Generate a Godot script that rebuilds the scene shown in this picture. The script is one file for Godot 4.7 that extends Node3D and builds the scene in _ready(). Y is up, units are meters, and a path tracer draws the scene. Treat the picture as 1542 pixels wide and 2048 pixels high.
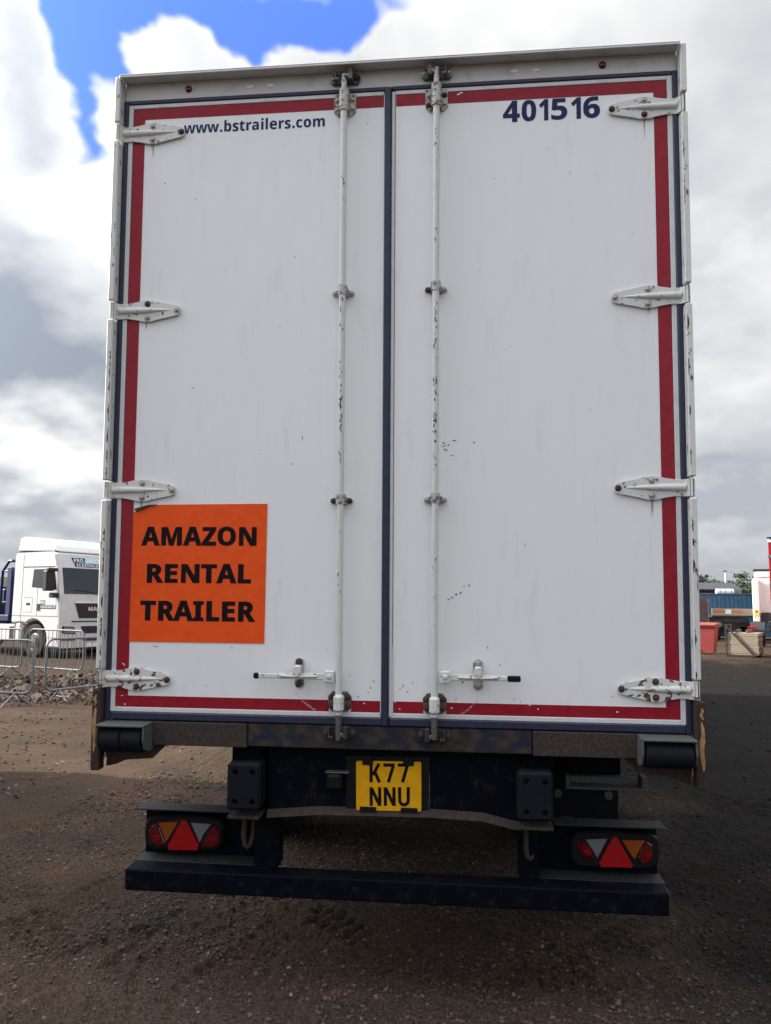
extends Node3D
# A parked box trailer seen from behind in a gravel yard.

# ---- camera as measured from the photograph (1542 x 2048), y up, metres ----
const F := 1583.272
const EYE := Vector3(0.3368, 1.66, 3.4788)
const YAW := 0.103
const PITCH := 0.1172
const ROLL := 0.0102
const TILT := 0.041            # the trailer stands nose-high on its landing legs
var lens_basis: Basis
var tilt_basis: Basis
var to_sun: Vector3
var rng := RandomNumberGenerator.new()
var trailer: Node3D
var M := {}
var nz_big: FastNoiseLite
var nz_mid: FastNoiseLite
var nz_fine: FastNoiseLite
var tracks := []

# ================= mesh builder =================
class MB:
	var v := PackedVector3Array()
	var n := PackedVector3Array()
	var c := PackedColorArray()
	var col := Color(1, 1, 1)
	var coloured := false
	func tri(a: Vector3, b: Vector3, d: Vector3, out := Vector3.ZERO) -> void:
		var nn := (d - a).cross(b - a)
		if nn.length_squared() < 1e-20:
			return
		nn = nn.normalized()
		if out != Vector3.ZERO and nn.dot(out) < 0.0:
			var t := b
			b = d
			d = t
			nn = -nn
		v.append(a); v.append(b); v.append(d)
		n.append(nn); n.append(nn); n.append(nn)
		c.append(col); c.append(col); c.append(col)
	func tri_n(a: Vector3, b: Vector3, d: Vector3, na: Vector3, nb: Vector3, nd: Vector3) -> void:
		var nn := (d - a).cross(b - a)
		if nn.length_squared() < 1e-22:
			return
		if nn.dot(na + nb + nd) < 0.0:
			v.append(a); v.append(d); v.append(b)
			n.append(na); n.append(nd); n.append(nb)
		else:
			v.append(a); v.append(b); v.append(d)
			n.append(na); n.append(nb); n.append(nd)
		c.append(col); c.append(col); c.append(col)
	func quad(a: Vector3, b: Vector3, d: Vector3, e: Vector3, out := Vector3.ZERO) -> void:
		tri(a, b, d, out)
		tri(a, d, e, out)
	func quad_n(a: Vector3, b: Vector3, d: Vector3, e: Vector3, na: Vector3, nb: Vector3, nd: Vector3, ne: Vector3) -> void:
		tri_n(a, b, d, na, nb, nd)
		tri_n(a, d, e, na, nd, ne)
	# chamfered box between two corners
	func box(p: Vector3, q: Vector3, bev := 0.0, basis := Basis(), at := Vector3.ZERO) -> void:
		var lo := Vector3(minf(p.x, q.x), minf(p.y, q.y), minf(p.z, q.z))
		var hi := Vector3(maxf(p.x, q.x), maxf(p.y, q.y), maxf(p.z, q.z))
		var b := minf(bev, 0.45 * minf(hi.x - lo.x, minf(hi.y - lo.y, hi.z - lo.z)))
		var mid := (lo + hi) * 0.5
		var h := (hi - lo) * 0.5
		var g := func(s: Vector3, ax: int) -> Vector3:
			var r := Vector3(s.x * (h.x - b), s.y * (h.y - b), s.z * (h.z - b))
			r[ax] = s[ax] * h[ax]
			return at + basis * (mid + r)
		for ax in 3:
			var u := (ax + 1) % 3
			var w := (ax + 2) % 3
			for sg: float in [-1.0, 1.0]:
				var s := [Vector3.ZERO, Vector3.ZERO, Vector3.ZERO, Vector3.ZERO]
				var k := [[-1.0, -1.0], [1.0, -1.0], [1.0, 1.0], [-1.0, 1.0]]
				for i in 4:
					var t := Vector3.ZERO
					t[ax] = sg
					t[u] = k[i][0]
					t[w] = k[i][1]
					s[i] = t
				var o := Vector3.ZERO
				o[ax] = sg
				quad(g.call(s[0], ax), g.call(s[1], ax), g.call(s[2], ax), g.call(s[3], ax), basis * o)
		if b <= 0.0:
			return
		for ax in 3:
			var u := (ax + 1) % 3
			var w := (ax + 2) % 3
			for su in [-1.0, 1.0]:
				for sw in [-1.0, 1.0]:
					var t0 := Vector3.ZERO
					t0[ax] = -1.0
					t0[u] = su
					t0[w] = sw
					var t1 := t0
					t1[ax] = 1.0
					var o := Vector3.ZERO
					o[u] = su
					o[w] = sw
					quad(g.call(t0, u), g.call(t1, u), g.call(t1, w), g.call(t0, w), basis * o)
		for sx in [-1.0, 1.0]:
			for sy in [-1.0, 1.0]:
				for sz in [-1.0, 1.0]:
					var s := Vector3(sx, sy, sz)
					tri(g.call(s, 0), g.call(s, 1), g.call(s, 2), basis * s)
	# (tapered) cylinder with caps; a0..a1 of the turn
	func cyl(p: Vector3, q: Vector3, r: float, r2 := -1.0, seg := 14, caps := true) -> void:
		if r2 < 0.0:
			r2 = r
		var d := (q - p).normalized()
		var u := d.cross(Vector3(0, 0, 1) if absf(d.z) < 0.9 else Vector3(1, 0, 0)).normalized()
		var w := d.cross(u)
		for i in seg:
			var a := TAU * i / seg
			var b := TAU * (i + 1) / seg
			var na := u * cos(a) + w * sin(a)
			var nb := u * cos(b) + w * sin(b)
			quad_n(p + na * r, p + nb * r, q + nb * r2, q + na * r2, na, nb, nb, na)
			if caps:
				tri(p, p + na * r, p + nb * r, -d)
				tri(q, q + na * r2, q + nb * r2, d)
	func tube(pts: Array, r: float, seg := 8, caps := true) -> void:
		var rings := []
		var prev_u := Vector3.ZERO
		for i in pts.size():
			var d: Vector3
			if i == 0:
				d = pts[1] - pts[0]
			elif i == pts.size() - 1:
				d = pts[i] - pts[i - 1]
			else:
				d = (pts[i + 1] - pts[i]).normalized() + (pts[i] - pts[i - 1]).normalized()
			d = d.normalized()
			var u := prev_u - d * prev_u.dot(d)
			if u.length() < 0.1:
				u = d.cross(Vector3(0, 0, 1) if absf(d.z) < 0.9 else Vector3(1, 0, 0))
			u = u.normalized()
			prev_u = u
			var w := d.cross(u)
			var ring := []
			for k in seg:
				var a := TAU * k / seg
				ring.append(u * cos(a) + w * sin(a))
			rings.append(ring)
		for i in pts.size() - 1:
			for k in seg:
				var k2 := (k + 1) % seg
				var a: Vector3 = rings[i][k]
				var b: Vector3 = rings[i][k2]
				var d: Vector3 = rings[i + 1][k2]
				var e: Vector3 = rings[i + 1][k]
				quad_n(pts[i] + a * r, pts[i] + b * r, pts[i + 1] + d * r, pts[i + 1] + e * r, a, b, d, e)
		if caps:
			for k in seg:
				var k2 := (k + 1) % seg
				tri(pts[0], pts[0] + rings[0][k] * r, pts[0] + rings[0][k2] * r, pts[0] - pts[1])
				var l := pts.size() - 1
				tri(pts[l], pts[l] + rings[l][k] * r, pts[l] + rings[l][k2] * r, pts[l] - pts[l - 1])
	# polygon in the plane of basis.x, basis.y, from depth z0 to z1 along basis.z; bev narrows the z1 face
	func prism(poly: PackedVector2Array, z0: float, z1: float, basis := Basis(), at := Vector3.ZERO, bev := 0.0) -> void:
		var idx := Geometry2D.triangulate_polygon(poly)
		var mid := Vector2.ZERO
		for q in poly:
			mid += q / poly.size()
		var area := 0.0
		for i in poly.size():
			area += poly[i].cross(poly[(i + 1) % poly.size()])
		var sgn := 1.0 if area > 0.0 else -1.0
		var top := PackedVector2Array()
		for i in poly.size():
			if bev > 0.0:
				var e0 := (poly[i] - poly[(i - 1 + poly.size()) % poly.size()]).normalized()
				var e1 := (poly[(i + 1) % poly.size()] - poly[i]).normalized()
				var inw := (Vector2(-e0.y, e0.x) + Vector2(-e1.y, e1.x)) * sgn
				inw = inw.normalized()
				top.append(poly[i] + inw * bev)
			else:
				top.append(poly[i])
		var dz := signf(z1 - z0)
		var zs := z1 - dz * bev
		var f := func(q: Vector2, z: float) -> Vector3: return at + basis * Vector3(q.x, q.y, z)
		for i in range(0, idx.size(), 3):
			tri(f.call(poly[idx[i]], z0), f.call(poly[idx[i + 1]], z0), f.call(poly[idx[i + 2]], z0), basis.z * -dz)
			tri(f.call(top[idx[i]], z1), f.call(top[idx[i + 1]], z1), f.call(top[idx[i + 2]], z1), basis.z * dz)
		for i in poly.size():
			var j := (i + 1) % poly.size()
			var e := (poly[j] - poly[i])
			var o2 := Vector2(e.y, -e.x) * sgn
			var o := basis * Vector3(o2.x, o2.y, 0)
			quad(f.call(poly[i], z0), f.call(poly[j], z0), f.call(poly[j], zs), f.call(poly[i], zs), o)
			if bev > 0.0:
				quad(f.call(poly[i], zs), f.call(poly[j], zs), f.call(top[j], z1), f.call(top[i], z1), o + basis.z * dz)
	# profile of (radius, height) points turned about an axis
	func lathe(prof: Array, at: Vector3, axis: Vector3, seg := 20) -> void:
		var d := axis.normalized()
		var u := d.cross(Vector3(0, 0, 1) if absf(d.z) < 0.9 else Vector3(1, 0, 0)).normalized()
		var w := d.cross(u)
		for i in prof.size() - 1:
			var p: Vector2 = prof[i]
			var q: Vector2 = prof[i + 1]
			var e := q - p
			var nn := Vector2(e.y, -e.x).normalized()
			for k in seg:
				var a := TAU * k / seg
				var b := TAU * (k + 1) / seg
				var ra := u * cos(a) + w * sin(a)
				var rb := u * cos(b) + w * sin(b)
				var na := ra * nn.x + d * nn.y
				var nb := rb * nn.x + d * nn.y
				quad_n(at + ra * p.x + d * p.y, at + rb * p.x + d * p.y, at + rb * q.x + d * q.y, at + ra * q.x + d * q.y, na, nb, nb, na)
	func mesh() -> ArrayMesh:
		var m := ArrayMesh.new()
		var a := []
		a.resize(Mesh.ARRAY_MAX)
		a[Mesh.ARRAY_VERTEX] = v
		a[Mesh.ARRAY_NORMAL] = n
		if coloured:
			a[Mesh.ARRAY_COLOR] = c
		m.add_surface_from_arrays(Mesh.PRIMITIVE_TRIANGLES, a)
		return m

# ================= helpers =================
func put(called: String, mb: MB, material: Material, parent: Node) -> MeshInstance3D:
	var o := MeshInstance3D.new()
	o.name = called
	o.mesh = mb.mesh()
	o.material_override = material
	parent.add_child(o, true)
	return o

func inst(called: String, mesh: Mesh, material: Material, parent: Node, at := Vector3.ZERO) -> MeshInstance3D:
	var o := MeshInstance3D.new()
	o.name = called
	o.mesh = mesh
	o.material_override = material
	o.position = at
	parent.add_child(o, true)
	return o

func thing(called: String, label: String, category: String, at := Vector3.ZERO, turn := 0.0, group := "") -> Node3D:
	var o := Node3D.new()
	o.name = called
	add_child(o, true)
	o.position = at
	o.rotation.y = turn
	tag(o, label, category, group)
	return o

func tag(o: Node, label: String, category: String, group := "") -> void:
	o.set_meta("label", label)
	o.set_meta("category", category)
	if group != "":
		o.set_meta("group", group)

func lin(r: float, g: float, b: float) -> Color:
	return Color(r, g, b).linear_to_srgb()

func flat(c: Color, rough := 0.6, metal := 0.0) -> StandardMaterial3D:
	var m := StandardMaterial3D.new()
	m.albedo_color = c
	m.roughness = rough
	m.metallic = metal
	return m

func noise_tex(seed_: int, freq: float, stops: Array, type := FastNoiseLite.TYPE_SIMPLEX_SMOOTH, oct := 5, size := 512, as_normal := false) -> NoiseTexture2D:
	var nz := FastNoiseLite.new()
	nz.seed = seed_
	nz.noise_type = type
	nz.frequency = freq
	nz.fractal_octaves = oct
	nz.fractal_gain = 0.55
	var t := NoiseTexture2D.new()
	t.width = size
	t.height = size
	t.seamless = true
	t.noise = nz
	if stops.size() > 0:
		var g := Gradient.new()
		var offs := PackedFloat32Array()
		var cols := PackedColorArray()
		for s in stops:
			offs.append(s[0])
			cols.append(s[1])
		g.offsets = offs
		g.colors = cols
		t.color_ramp = g
	return t

# paint whose noise texture is spread in space, tile metres across
func patchy(seed_: int, freq: float, stops: Array, tile: Vector3, rough := 0.6, metal := 0.0, oct := 5) -> StandardMaterial3D:
	var m := StandardMaterial3D.new()
	m.albedo_texture = noise_tex(seed_, freq, stops, FastNoiseLite.TYPE_SIMPLEX_SMOOTH, oct)
	m.uv1_triplanar = true
	m.uv1_scale = Vector3(1.0 / tile.x, 1.0 / tile.y, 1.0 / tile.z)
	m.roughness = rough
	m.metallic = metal
	return m

func bumpy(m: StandardMaterial3D, seed_: int, freq: float, cm: float) -> void:
	m.heightmap_enabled = true
	m.heightmap_texture = noise_tex(seed_, freq, [], FastNoiseLite.TYPE_SIMPLEX_SMOOTH, 5)
	m.heightmap_scale = cm

# a pixel of the photograph gives a direction ...
func ray(px: float, py: float) -> Vector3:
	return lens_basis * Vector3((px - 771.0) / F, -(py - 1024.0) / F, -1.0)

# ... met with the ground (or a level h above it)
func gp(px: float, py: float, h := 0.0) -> Vector3:
	var d := ray(px, py)
	return EYE + d * ((h - EYE.y) / d.y)

# ... met with a plane z = const of the trailer
func lp(px: float, py: float, z := 0.0) -> Vector3:
	var o := tilt_basis.inverse() * EYE
	var d := tilt_basis.inverse() * ray(px, py)
	return o + d * ((z - o.z) / d.z)

# ... at a distance measured along -z
func dp(px: float, py: float, dist: float) -> Vector3:
	var d := ray(px, py)
	return EYE + d * (dist / -d.z)

func zoomed(pts: Array, x0: float, y0: float, s: float, z: float) -> PackedVector2Array:
	var r := PackedVector2Array()
	for q in pts:
		var w := lp(x0 + q[0] / s, y0 + q[1] / s, z)
		r.append(Vector2(w.x, w.y))
	return r

func text_on(called: String, s: String, material: Material, parent: Node, lo: Vector2, hi: Vector2, z: float, turn := Basis(), at := Vector3.ZERO, heavy := 0.0) -> void:
	var f := SystemFont.new()
	f.font_names = PackedStringArray(["Droid Sans"])
	f.font_weight = 700
	var t := TextMesh.new()
	var fv := FontVariation.new()
	fv.base_font = f
	fv.variation_embolden = heavy
	t.font = fv
	t.text = s
	t.font_size = 64
	t.pixel_size = 0.01
	t.depth = 0.02
	t.curve_step = 1.0
	var b := t.get_aabb()
	var sc := Vector3((hi.x - lo.x) / b.size.x, (hi.y - lo.y) / b.size.y, 0.04)
	var o := MeshInstance3D.new()
	o.name = called
	o.mesh = t
	o.material_override = material
	parent.add_child(o, true)
	var c := b.position + b.size * 0.5
	var off := Vector3((lo.x + hi.x) * 0.5 - c.x * sc.x, (lo.y + hi.y) * 0.5 - c.y * sc.y, z - c.z * sc.z)
	o.transform = Transform3D(turn * Basis.from_scale(sc), at + turn * off)

func stroke(mb: MB, pts: Array, w: float, z: float, cap := 0.0) -> void:
	for i in pts.size() - 1:
		var a: Vector2 = pts[i]
		var b: Vector2 = pts[i + 1]
		var d := (b - a).normalized()
		a -= d * cap
		b += d * cap
		var s := Vector2(-d.y, d.x) * w * 0.5
		var zz := z + 0.00012 * i
		mb.quad(Vector3(a.x + s.x, a.y + s.y, zz), Vector3(b.x + s.x, b.y + s.y, zz), Vector3(b.x - s.x, b.y - s.y, zz), Vector3(a.x - s.x, a.y - s.y, zz), Vector3(0, 0, 1))

func bolt_mesh(r: float, h: float) -> ArrayMesh:
	var b := MB.new()
	b.lathe([Vector2(r * 1.45, 0), Vector2(r * 1.45, h * 0.22), Vector2(r, h * 0.24), Vector2(r * 0.97, h * 0.7), Vector2(r * 0.62, h), Vector2(0, h)], Vector3.ZERO, Vector3(0, 0, 1), 12)
	return b.mesh()

# ================= the scene =================
func _ready() -> void:
	rng.seed = 401516
	lens_basis = Basis(Vector3.UP, YAW) * Basis(Vector3.RIGHT, PITCH) * Basis(Vector3(0, 0, 1), ROLL)
	tilt_basis = Basis(Vector3.RIGHT, TILT)
	var sun_el := deg_to_rad(31.0)
	var sun_az := deg_to_rad(7.0)
	to_sun = Vector3(-cos(sun_el) * cos(sun_az), sin(sun_el), -cos(sun_el) * sin(sun_az))
	# --- camera ---
	var cam := Camera3D.new()
	cam.name = "camera"
	cam.fov = rad_to_deg(2.0 * atan(1024.0 / F))
	cam.near = 0.05
	cam.far = 2000.0
	cam.transform = Transform3D(lens_basis, EYE)
	add_child(cam)
	cam.current = true
	# --- sky, exposure ---
	var env := Environment.new()
	env.background_mode = Environment.BG_SKY
	var sky := Sky.new()
	var pano := PanoramaSkyMaterial.new()
	pano.panorama = make_sky()
	sky.sky_material = pano
	env.sky = sky
	env.tonemap_mode = Environment.TONE_MAPPER_LINEAR
	env.tonemap_exposure = 2.95
	env.sdfgi_enabled = true
	env.ssao_enabled = true
	env.ssil_enabled = true
	var we := WorldEnvironment.new()
	we.name = "world_environment"
	we.environment = env
	add_child(we)
	# --- sun: low on the trailer's left, just behind the plane of the doors ---
	var sun := DirectionalLight3D.new()
	sun.name = "sun"
	sun.light_energy = 1.12
	sun.light_angular_distance = 1.5
	sun.light_color = Color(1.0, 0.95, 0.88)
	sun.shadow_enabled = true
	add_child(sun)
	sun.look_at_from_position(to_sun * 60.0, Vector3.ZERO)

	make_noises()
	make_materials()
	build_ground()
	build_trailer()
	build_neighbour()
	build_left_background()
	build_right_background()

func make_noises() -> void:
	nz_big = FastNoiseLite.new()
	nz_big.seed = 11
	nz_big.frequency = 0.35
	nz_big.fractal_octaves = 3
	nz_mid = FastNoiseLite.new()
	nz_mid.seed = 12
	nz_mid.frequency = 2.2
	nz_mid.fractal_octaves = 3
	nz_fine = FastNoiseLite.new()
	nz_fine.seed = 13
	nz_fine.frequency = 11.0
	nz_fine.fractal_octaves = 2

# ---------------- sky ----------------
func make_sky() -> ImageTexture:
	var W := 2048
	var H := 1024
	var n1 := FastNoiseLite.new()
	n1.seed = 5
	n1.frequency = 0.8
	n1.fractal_octaves = 6
	n1.fractal_gain = 0.52
	var n2 := FastNoiseLite.new()
	n2.seed = 9
	n2.frequency = 0.7
	n2.fractal_octaves = 4
	# patches of clear blue and of grey cloud base: photo pixel, half width, half height (pixels), strength
	var clear := [
		[200, 40, 70, 120, 1.5], [330, 0, 150, 60, 1.4], [180, 190, 50, 110, 1.3], [118, 385, 20, 50, 1.3], [150, 290, 40, 50, 0.9],
		[560, 15, 130, 55, 1.15], [650, 60, 60, 45, 0.9], [760, 20, 110, 45, 1.0], [270, 150, 30, 60, 0.9], [420, 20, 90, 35, 0.7],
		[20, 130, 85, 220, -2.2], [60, 330, 50, 90, -1.0], [440, 105, 100, 45, -1.5], [320, 130, 60, 40, -1.0], [560, 100, 60, 40, -1.0], [200, 430, 70, 110, -1.6], [740, 110, 130, 40, -1.3], [1150, 150, 280, 330, -2.0], [950, 40, 90, 70, -1.2], [1480, 600, 200, 500, -1.6],
		[50, 650, 200, 260, -2.0], [1480, 1060, 200, 120, -1.5], [60, 1000, 250, 120, -1.5]]
	var grey := [
		[70, 690, 200, 130, 0.72], [30, 540, 130, 140, 0.30], [30, 200, 80, 160, 0.55], [140, 1040, 260, 70, 0.70], [1480, 1020, 190, 110, 0.62], [90, 890, 200, 60, -0.55], [1480, 250, 220, 260, 0.12],
		[190, 430, 70, 130, -0.5], [450, 120, 120, 40, 0.15], [1420, 500, 60, 60, -0.3], [1480, 800, 160, 80, 0.15], [1460, 1160, 200, 30, 0.2], [60, 400, 60, 60, -0.3]]
	var prep := func(list: Array) -> Array:
		var r := []
		for b in list:
			var d := ray(b[0], b[1]).normalized()
			var rt := Vector3.UP.cross(-d).normalized()
			var up := d.cross(-rt).normalized()
			if up.y < 0.0:
				up = -up
			r.append([d, rt, up, b[2] / F, b[3] / F, b[4]])
		return r
	var bc: Array = prep.call(clear)
	var bg: Array = prep.call(grey)
	var img := Image.create(W, H, false, Image.FORMAT_RGBF)
	img.fill(Color(0.16, 0.145, 0.13))
	var blue_hi := Vector3(0.135, 0.29, 0.93)
	var blue_lo := Vector3(0.30, 0.48, 0.92)
	var white := Vector3(1.0, 1.0, 0.995)
	var dull := Vector3(0.32, 0.365, 0.43)
	for j in H / 2:
		var el := (0.5 - (j + 0.5) / H) * PI
		var sy := sin(el)
		var cy := cos(el)
		for i in W:
			var az := wrapf((i + 0.5) / W * TAU, -PI, PI)
			var d := Vector3(sin(az) * cy, sy, -cos(az) * cy)
			var k := 1.0 / (sy + 0.30)
			var px := d.x * k
			var pz := d.z * k
			var a := n1.get_noise_2d(px * 1.6, pz * 1.6)
			var wv := n1.get_noise_2d(px * 3.3 + 40.0, pz * 3.3)
			var e := n2.get_noise_2d(px * 1.5 + 7.0, pz * 1.5 - 3.0 + 0.4 * wv)
			var hole := 0.0
			var gr := 0.0
			if absf(az + 0.09) < 0.85:
				var w2 := n1.get_noise_2d(px * 9.0 - 20.0, pz * 9.0 + 11.0)
				var w3 := n1.get_noise_2d(px * 4.0 + 77.0, pz * 4.0 - 31.0)
				var dw := d + Vector3(wv, w3, -wv) * 0.045 + Vector3(w2, -w2, w3) * 0.022
				for b in bc:
					if d.dot(b[0]) > 0.85:
						var u: float = dw.dot(b[1]) / b[3]
						var w: float = dw.dot(b[2]) - b[0].dot(b[2])
						w /= b[4]
						hole += b[5] * exp(-(u * u + w * w))
				for b in bg:
					if d.dot(b[0]) > 0.85:
						var u: float = dw.dot(b[1]) / b[3]
						var w: float = dw.dot(b[2]) / b[4]
						gr += b[5] * exp(-(u * u + w * w))
			var fine := n1.get_noise_2d(px * 12.0 + 5.0, pz * 12.0)
			var dens := 0.42 + a * 0.55 + wv * 0.45 + fine * 0.34 - hole * 0.85
			var cov := clampf((dens + 0.14) / 0.58, 0.0, 1.0)
			cov = pow(cov, 0.85)
			var thick := clampf((dens - 0.2) / 0.9, 0.0, 1.0)
			var g := clampf(0.28 + e * 0.55 + gr * 0.80 + 0.16 * (thick - 0.5) + wv * 0.20 + fine * 0.10, 0.0, 1.0)
			var cl := white.lerp(dull, g)
			var bl := blue_hi.lerp(blue_lo, clampf(pow(1.0 - sy, 3.0), 0.0, 1.0))
			var o := bl.lerp(cl, cov)
			var hz := pow(1.0 - sy, 14.0)
			o = o.lerp(Vector3(0.50, 0.51, 0.51), hz * 0.6)
			# thin cloud glows round the sun, and cloud overhead is brighter than cloud low down
			var near_sun := exp(-pow(d.angle_to(to_sun) / 0.45, 2.0))
			o *= 0.345 * (1.0 + 8.0 * near_sun) * (1.0 + 1.6 * smoothstep(0.60, 0.97, sy))
			img.set_pixel(i, j, Color(o.x, o.y, o.z))
	return ImageTexture.create_from_image(img)

# ---------------- materials ----------------
func make_materials() -> void:
	var w := lin(0.70, 0.715, 0.71)
	M.door = patchy(21, 0.012, [[0.0, lin(0.785, 0.79, 0.775)], [0.30, lin(0.83, 0.84, 0.825)], [1.0, lin(0.84, 0.85, 0.835)]], Vector3(0.55, 3.1, 0.55), 0.36)
	bumpy(M.door, 20, 0.01, 0.10)
	M.trim = patchy(22, 0.012, [[0.0, lin(0.45, 0.44, 0.42)], [0.3, lin(0.62, 0.62, 0.60)], [1.0, lin(0.68, 0.68, 0.67)]], Vector3(0.5, 0.5, 0.5), 0.45)
	M.header = patchy(23, 0.01, [[0.0, lin(0.50, 0.49, 0.46)], [0.35, lin(0.66, 0.66, 0.64)], [1.0, lin(0.70, 0.70, 0.68)]], Vector3(0.9, 0.9, 0.9), 0.45)
	M.seal = patchy(24, 0.02, [[0.0, lin(0.013, 0.016, 0.035)], [1.0, lin(0.022, 0.028, 0.07)]], Vector3(0.4, 0.4, 0.4), 0.5)
	M.tape = patchy(25, 0.02, [[0.0, lin(0.25, 0.010, 0.020)], [1.0, lin(0.33, 0.016, 0.030)]], Vector3(0.6, 0.6, 0.6), 0.3)
	M.tape.metallic_specular = 0.35
	var rust := lin(0.05, 0.028, 0.018)
	var paint := lin(0.66, 0.66, 0.62)
	M.post = patchy(26, 0.02, [[0.0, lin(0.55, 0.53, 0.47)], [0.30, paint], [0.78, paint], [0.79, lin(0.16, 0.12, 0.09)], [1.0, rust]], Vector3(0.4, 0.8, 0.4), 0.5)
	M.hinge = patchy(27, 0.018, [[0.0, lin(0.55, 0.50, 0.40)], [0.25, paint], [0.79, paint], [0.80, lin(0.20, 0.13, 0.09)], [1.0, rust]], Vector3(0.33, 0.33, 0.33), 0.48)
	M.hinge_rusty = patchy(28, 0.010, [[0.0, lin(0.5, 0.36, 0.2)], [0.16, paint], [0.66, paint], [0.67, lin(0.13, 0.07, 0.045)], [1.0, rust]], Vector3(0.26, 0.26, 0.26), 0.55)
	M.rod = patchy(29, 0.02, [[0.0, lin(0.40, 0.37, 0.32)], [0.25, lin(0.62, 0.62, 0.58)], [0.84, lin(0.66, 0.66, 0.63)], [0.85, lin(0.09, 0.075, 0.06)], [1.0, lin(0.05, 0.04, 0.035)]], Vector3(0.3, 0.9, 0.3), 0.42)
	M.bracket = patchy(30, 0.012, [[0.0, lin(0.05, 0.042, 0.034)], [0.36, lin(0.10, 0.088, 0.07)], [0.41, lin(0.42, 0.41, 0.37)], [1.0, lin(0.56, 0.56, 0.52)]], Vector3(0.22, 0.22, 0.22), 0.45, 0.1)
	M.steel = patchy(31, 0.03, [[0.0, lin(0.05, 0.045, 0.04)], [0.5, lin(0.12, 0.11, 0.10)], [1.0, lin(0.22, 0.21, 0.19)]], Vector3(0.15, 0.15, 0.15), 0.5, 0.35)
	M.iron = patchy(69, 0.03, [[0.0, lin(0.012, 0.011, 0.011)], [0.6, lin(0.030, 0.026, 0.024)], [1.0, lin(0.08, 0.065, 0.055)]], Vector3(0.15, 0.15, 0.15), 0.7)
	M.bolt = flat(lin(0.40, 0.38, 0.34), 0.4, 0.5)
	M.bolt_rust = patchy(32, 0.04, [[0.0, lin(0.03, 0.016, 0.012)], [1.0, lin(0.12, 0.06, 0.04)]], Vector3(0.05, 0.05, 0.05), 0.8)
	M.sill = patchy(33, 0.010, [[0.0, lin(0.006, 0.008, 0.024)], [0.30, lin(0.008, 0.010, 0.025)], [0.42, lin(0.022, 0.017, 0.015)], [0.62, lin(0.042, 0.028, 0.020)], [1.0, lin(0.085, 0.048, 0.028)]], Vector3(0.55, 0.42, 0.55), 0.85, 0.0, 7)
	bumpy(M.sill, 65, 0.03, 0.12)
	M.rust_plate = patchy(34, 0.02, [[0.0, lin(0.018, 0.014, 0.011)], [0.5, lin(0.040, 0.028, 0.021)], [0.85, lin(0.062, 0.040, 0.027)], [1.0, lin(0.12, 0.085, 0.055)]], Vector3(0.22, 0.3, 0.22), 0.85)
	bumpy(M.rust_plate, 35, 0.05, 0.25)
	M.post_rust = patchy(36, 0.02, [[0.0, lin(0.018, 0.012, 0.010)], [0.6, lin(0.034, 0.020, 0.014)], [1.0, lin(0.08, 0.036, 0.018)]], Vector3(0.15, 0.4, 0.15), 0.85)
	M.wear = patchy(68, 0.02, [[0.0, lin(0.16, 0.055, 0.018)], [0.35, lin(0.36, 0.18, 0.07)], [1.0, lin(0.50, 0.30, 0.13)]], Vector3(0.12, 0.4, 0.12), 0.8)
	M.chassis = patchy(37, 0.012, [[0.0, lin(0.0022, 0.0028, 0.0055)], [0.55, lin(0.003, 0.004, 0.0085)], [0.74, lin(0.005, 0.006, 0.010)], [0.82, lin(0.013, 0.010, 0.008)], [1.0, lin(0.030, 0.020, 0.014)]], Vector3(0.5, 0.7, 0.5), 0.65)
	M.chassis.metallic_specular = 0.18
	M.rubber = patchy(38, 0.03, [[0.0, lin(0.004, 0.005, 0.008)], [1.0, lin(0.009, 0.010, 0.016)]], Vector3(0.3, 0.3, 0.3), 0.75)
	M.rubber.metallic_specular = 0.3
	M.tyre = patchy(39, 0.02, [[0.0, lin(0.006, 0.006, 0.006)], [1.0, lin(0.017, 0.016, 0.015)]], Vector3(0.4, 0.4, 0.4), 0.85)
	M.grey_green = patchy(40, 0.03, [[0.0, lin(0.025, 0.025, 0.023)], [0.45, lin(0.07, 0.075, 0.067)], [1.0, lin(0.16, 0.17, 0.155)]], Vector3(0.15, 0.15, 0.15), 0.8)
	M.lit_dusty_steel = patchy(49, 0.02, [[0.0, lin(0.007, 0.008, 0.009)], [0.5, lin(0.015, 0.016, 0.016)], [1.0, lin(0.034, 0.034, 0.030)]], Vector3(0.3, 0.3, 0.3), 0.8)  # dust tone on steel; on the lamp carrier it carries light from above
	M.black_plastic = flat(lin(0.007, 0.007, 0.008), 0.5)
	M.black_plastic.metallic_specular = 0.3
	M.plate_yellow = patchy(41, 0.01, [[0.0, lin(0.68, 0.33, 0.006)], [1.0, lin(0.80, 0.41, 0.010)]], Vector3(0.3, 0.3, 0.3), 0.4)
	M.plate_yellow.metallic_specular = 0.3
	M.ink = flat(lin(0.010, 0.008, 0.010), 0.5)
	M.ink.metallic_specular = 0.2
	M.navy_ink = flat(lin(0.020, 0.030, 0.095), 0.45)
	M.navy_ink.metallic_specular = 0.25
	M.orange = patchy(42, 0.012, [[0.0, lin(0.80, 0.085, 0.010)], [1.0, lin(0.88, 0.105, 0.014)]], Vector3(0.6, 0.6, 0.6), 0.5)
	M.orange.metallic_specular = 0.3
	bumpy(M.orange, 19, 0.012, 0.12)
	M.reflector = patchy(67, 0.2, [[0.0, lin(0.30, 0.003, 0.003)], [1.0, lin(0.46, 0.006, 0.005)]], Vector3(0.12, 0.12, 0.12), 0.3)
	bumpy(M.reflector, 66, 0.18, 0.1)
	M.lens_red = flat(lin(0.085, 0.003, 0.004), 0.12)
	M.lens_glint = flat(lin(0.20, 0.004, 0.004), 0.7)
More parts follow.
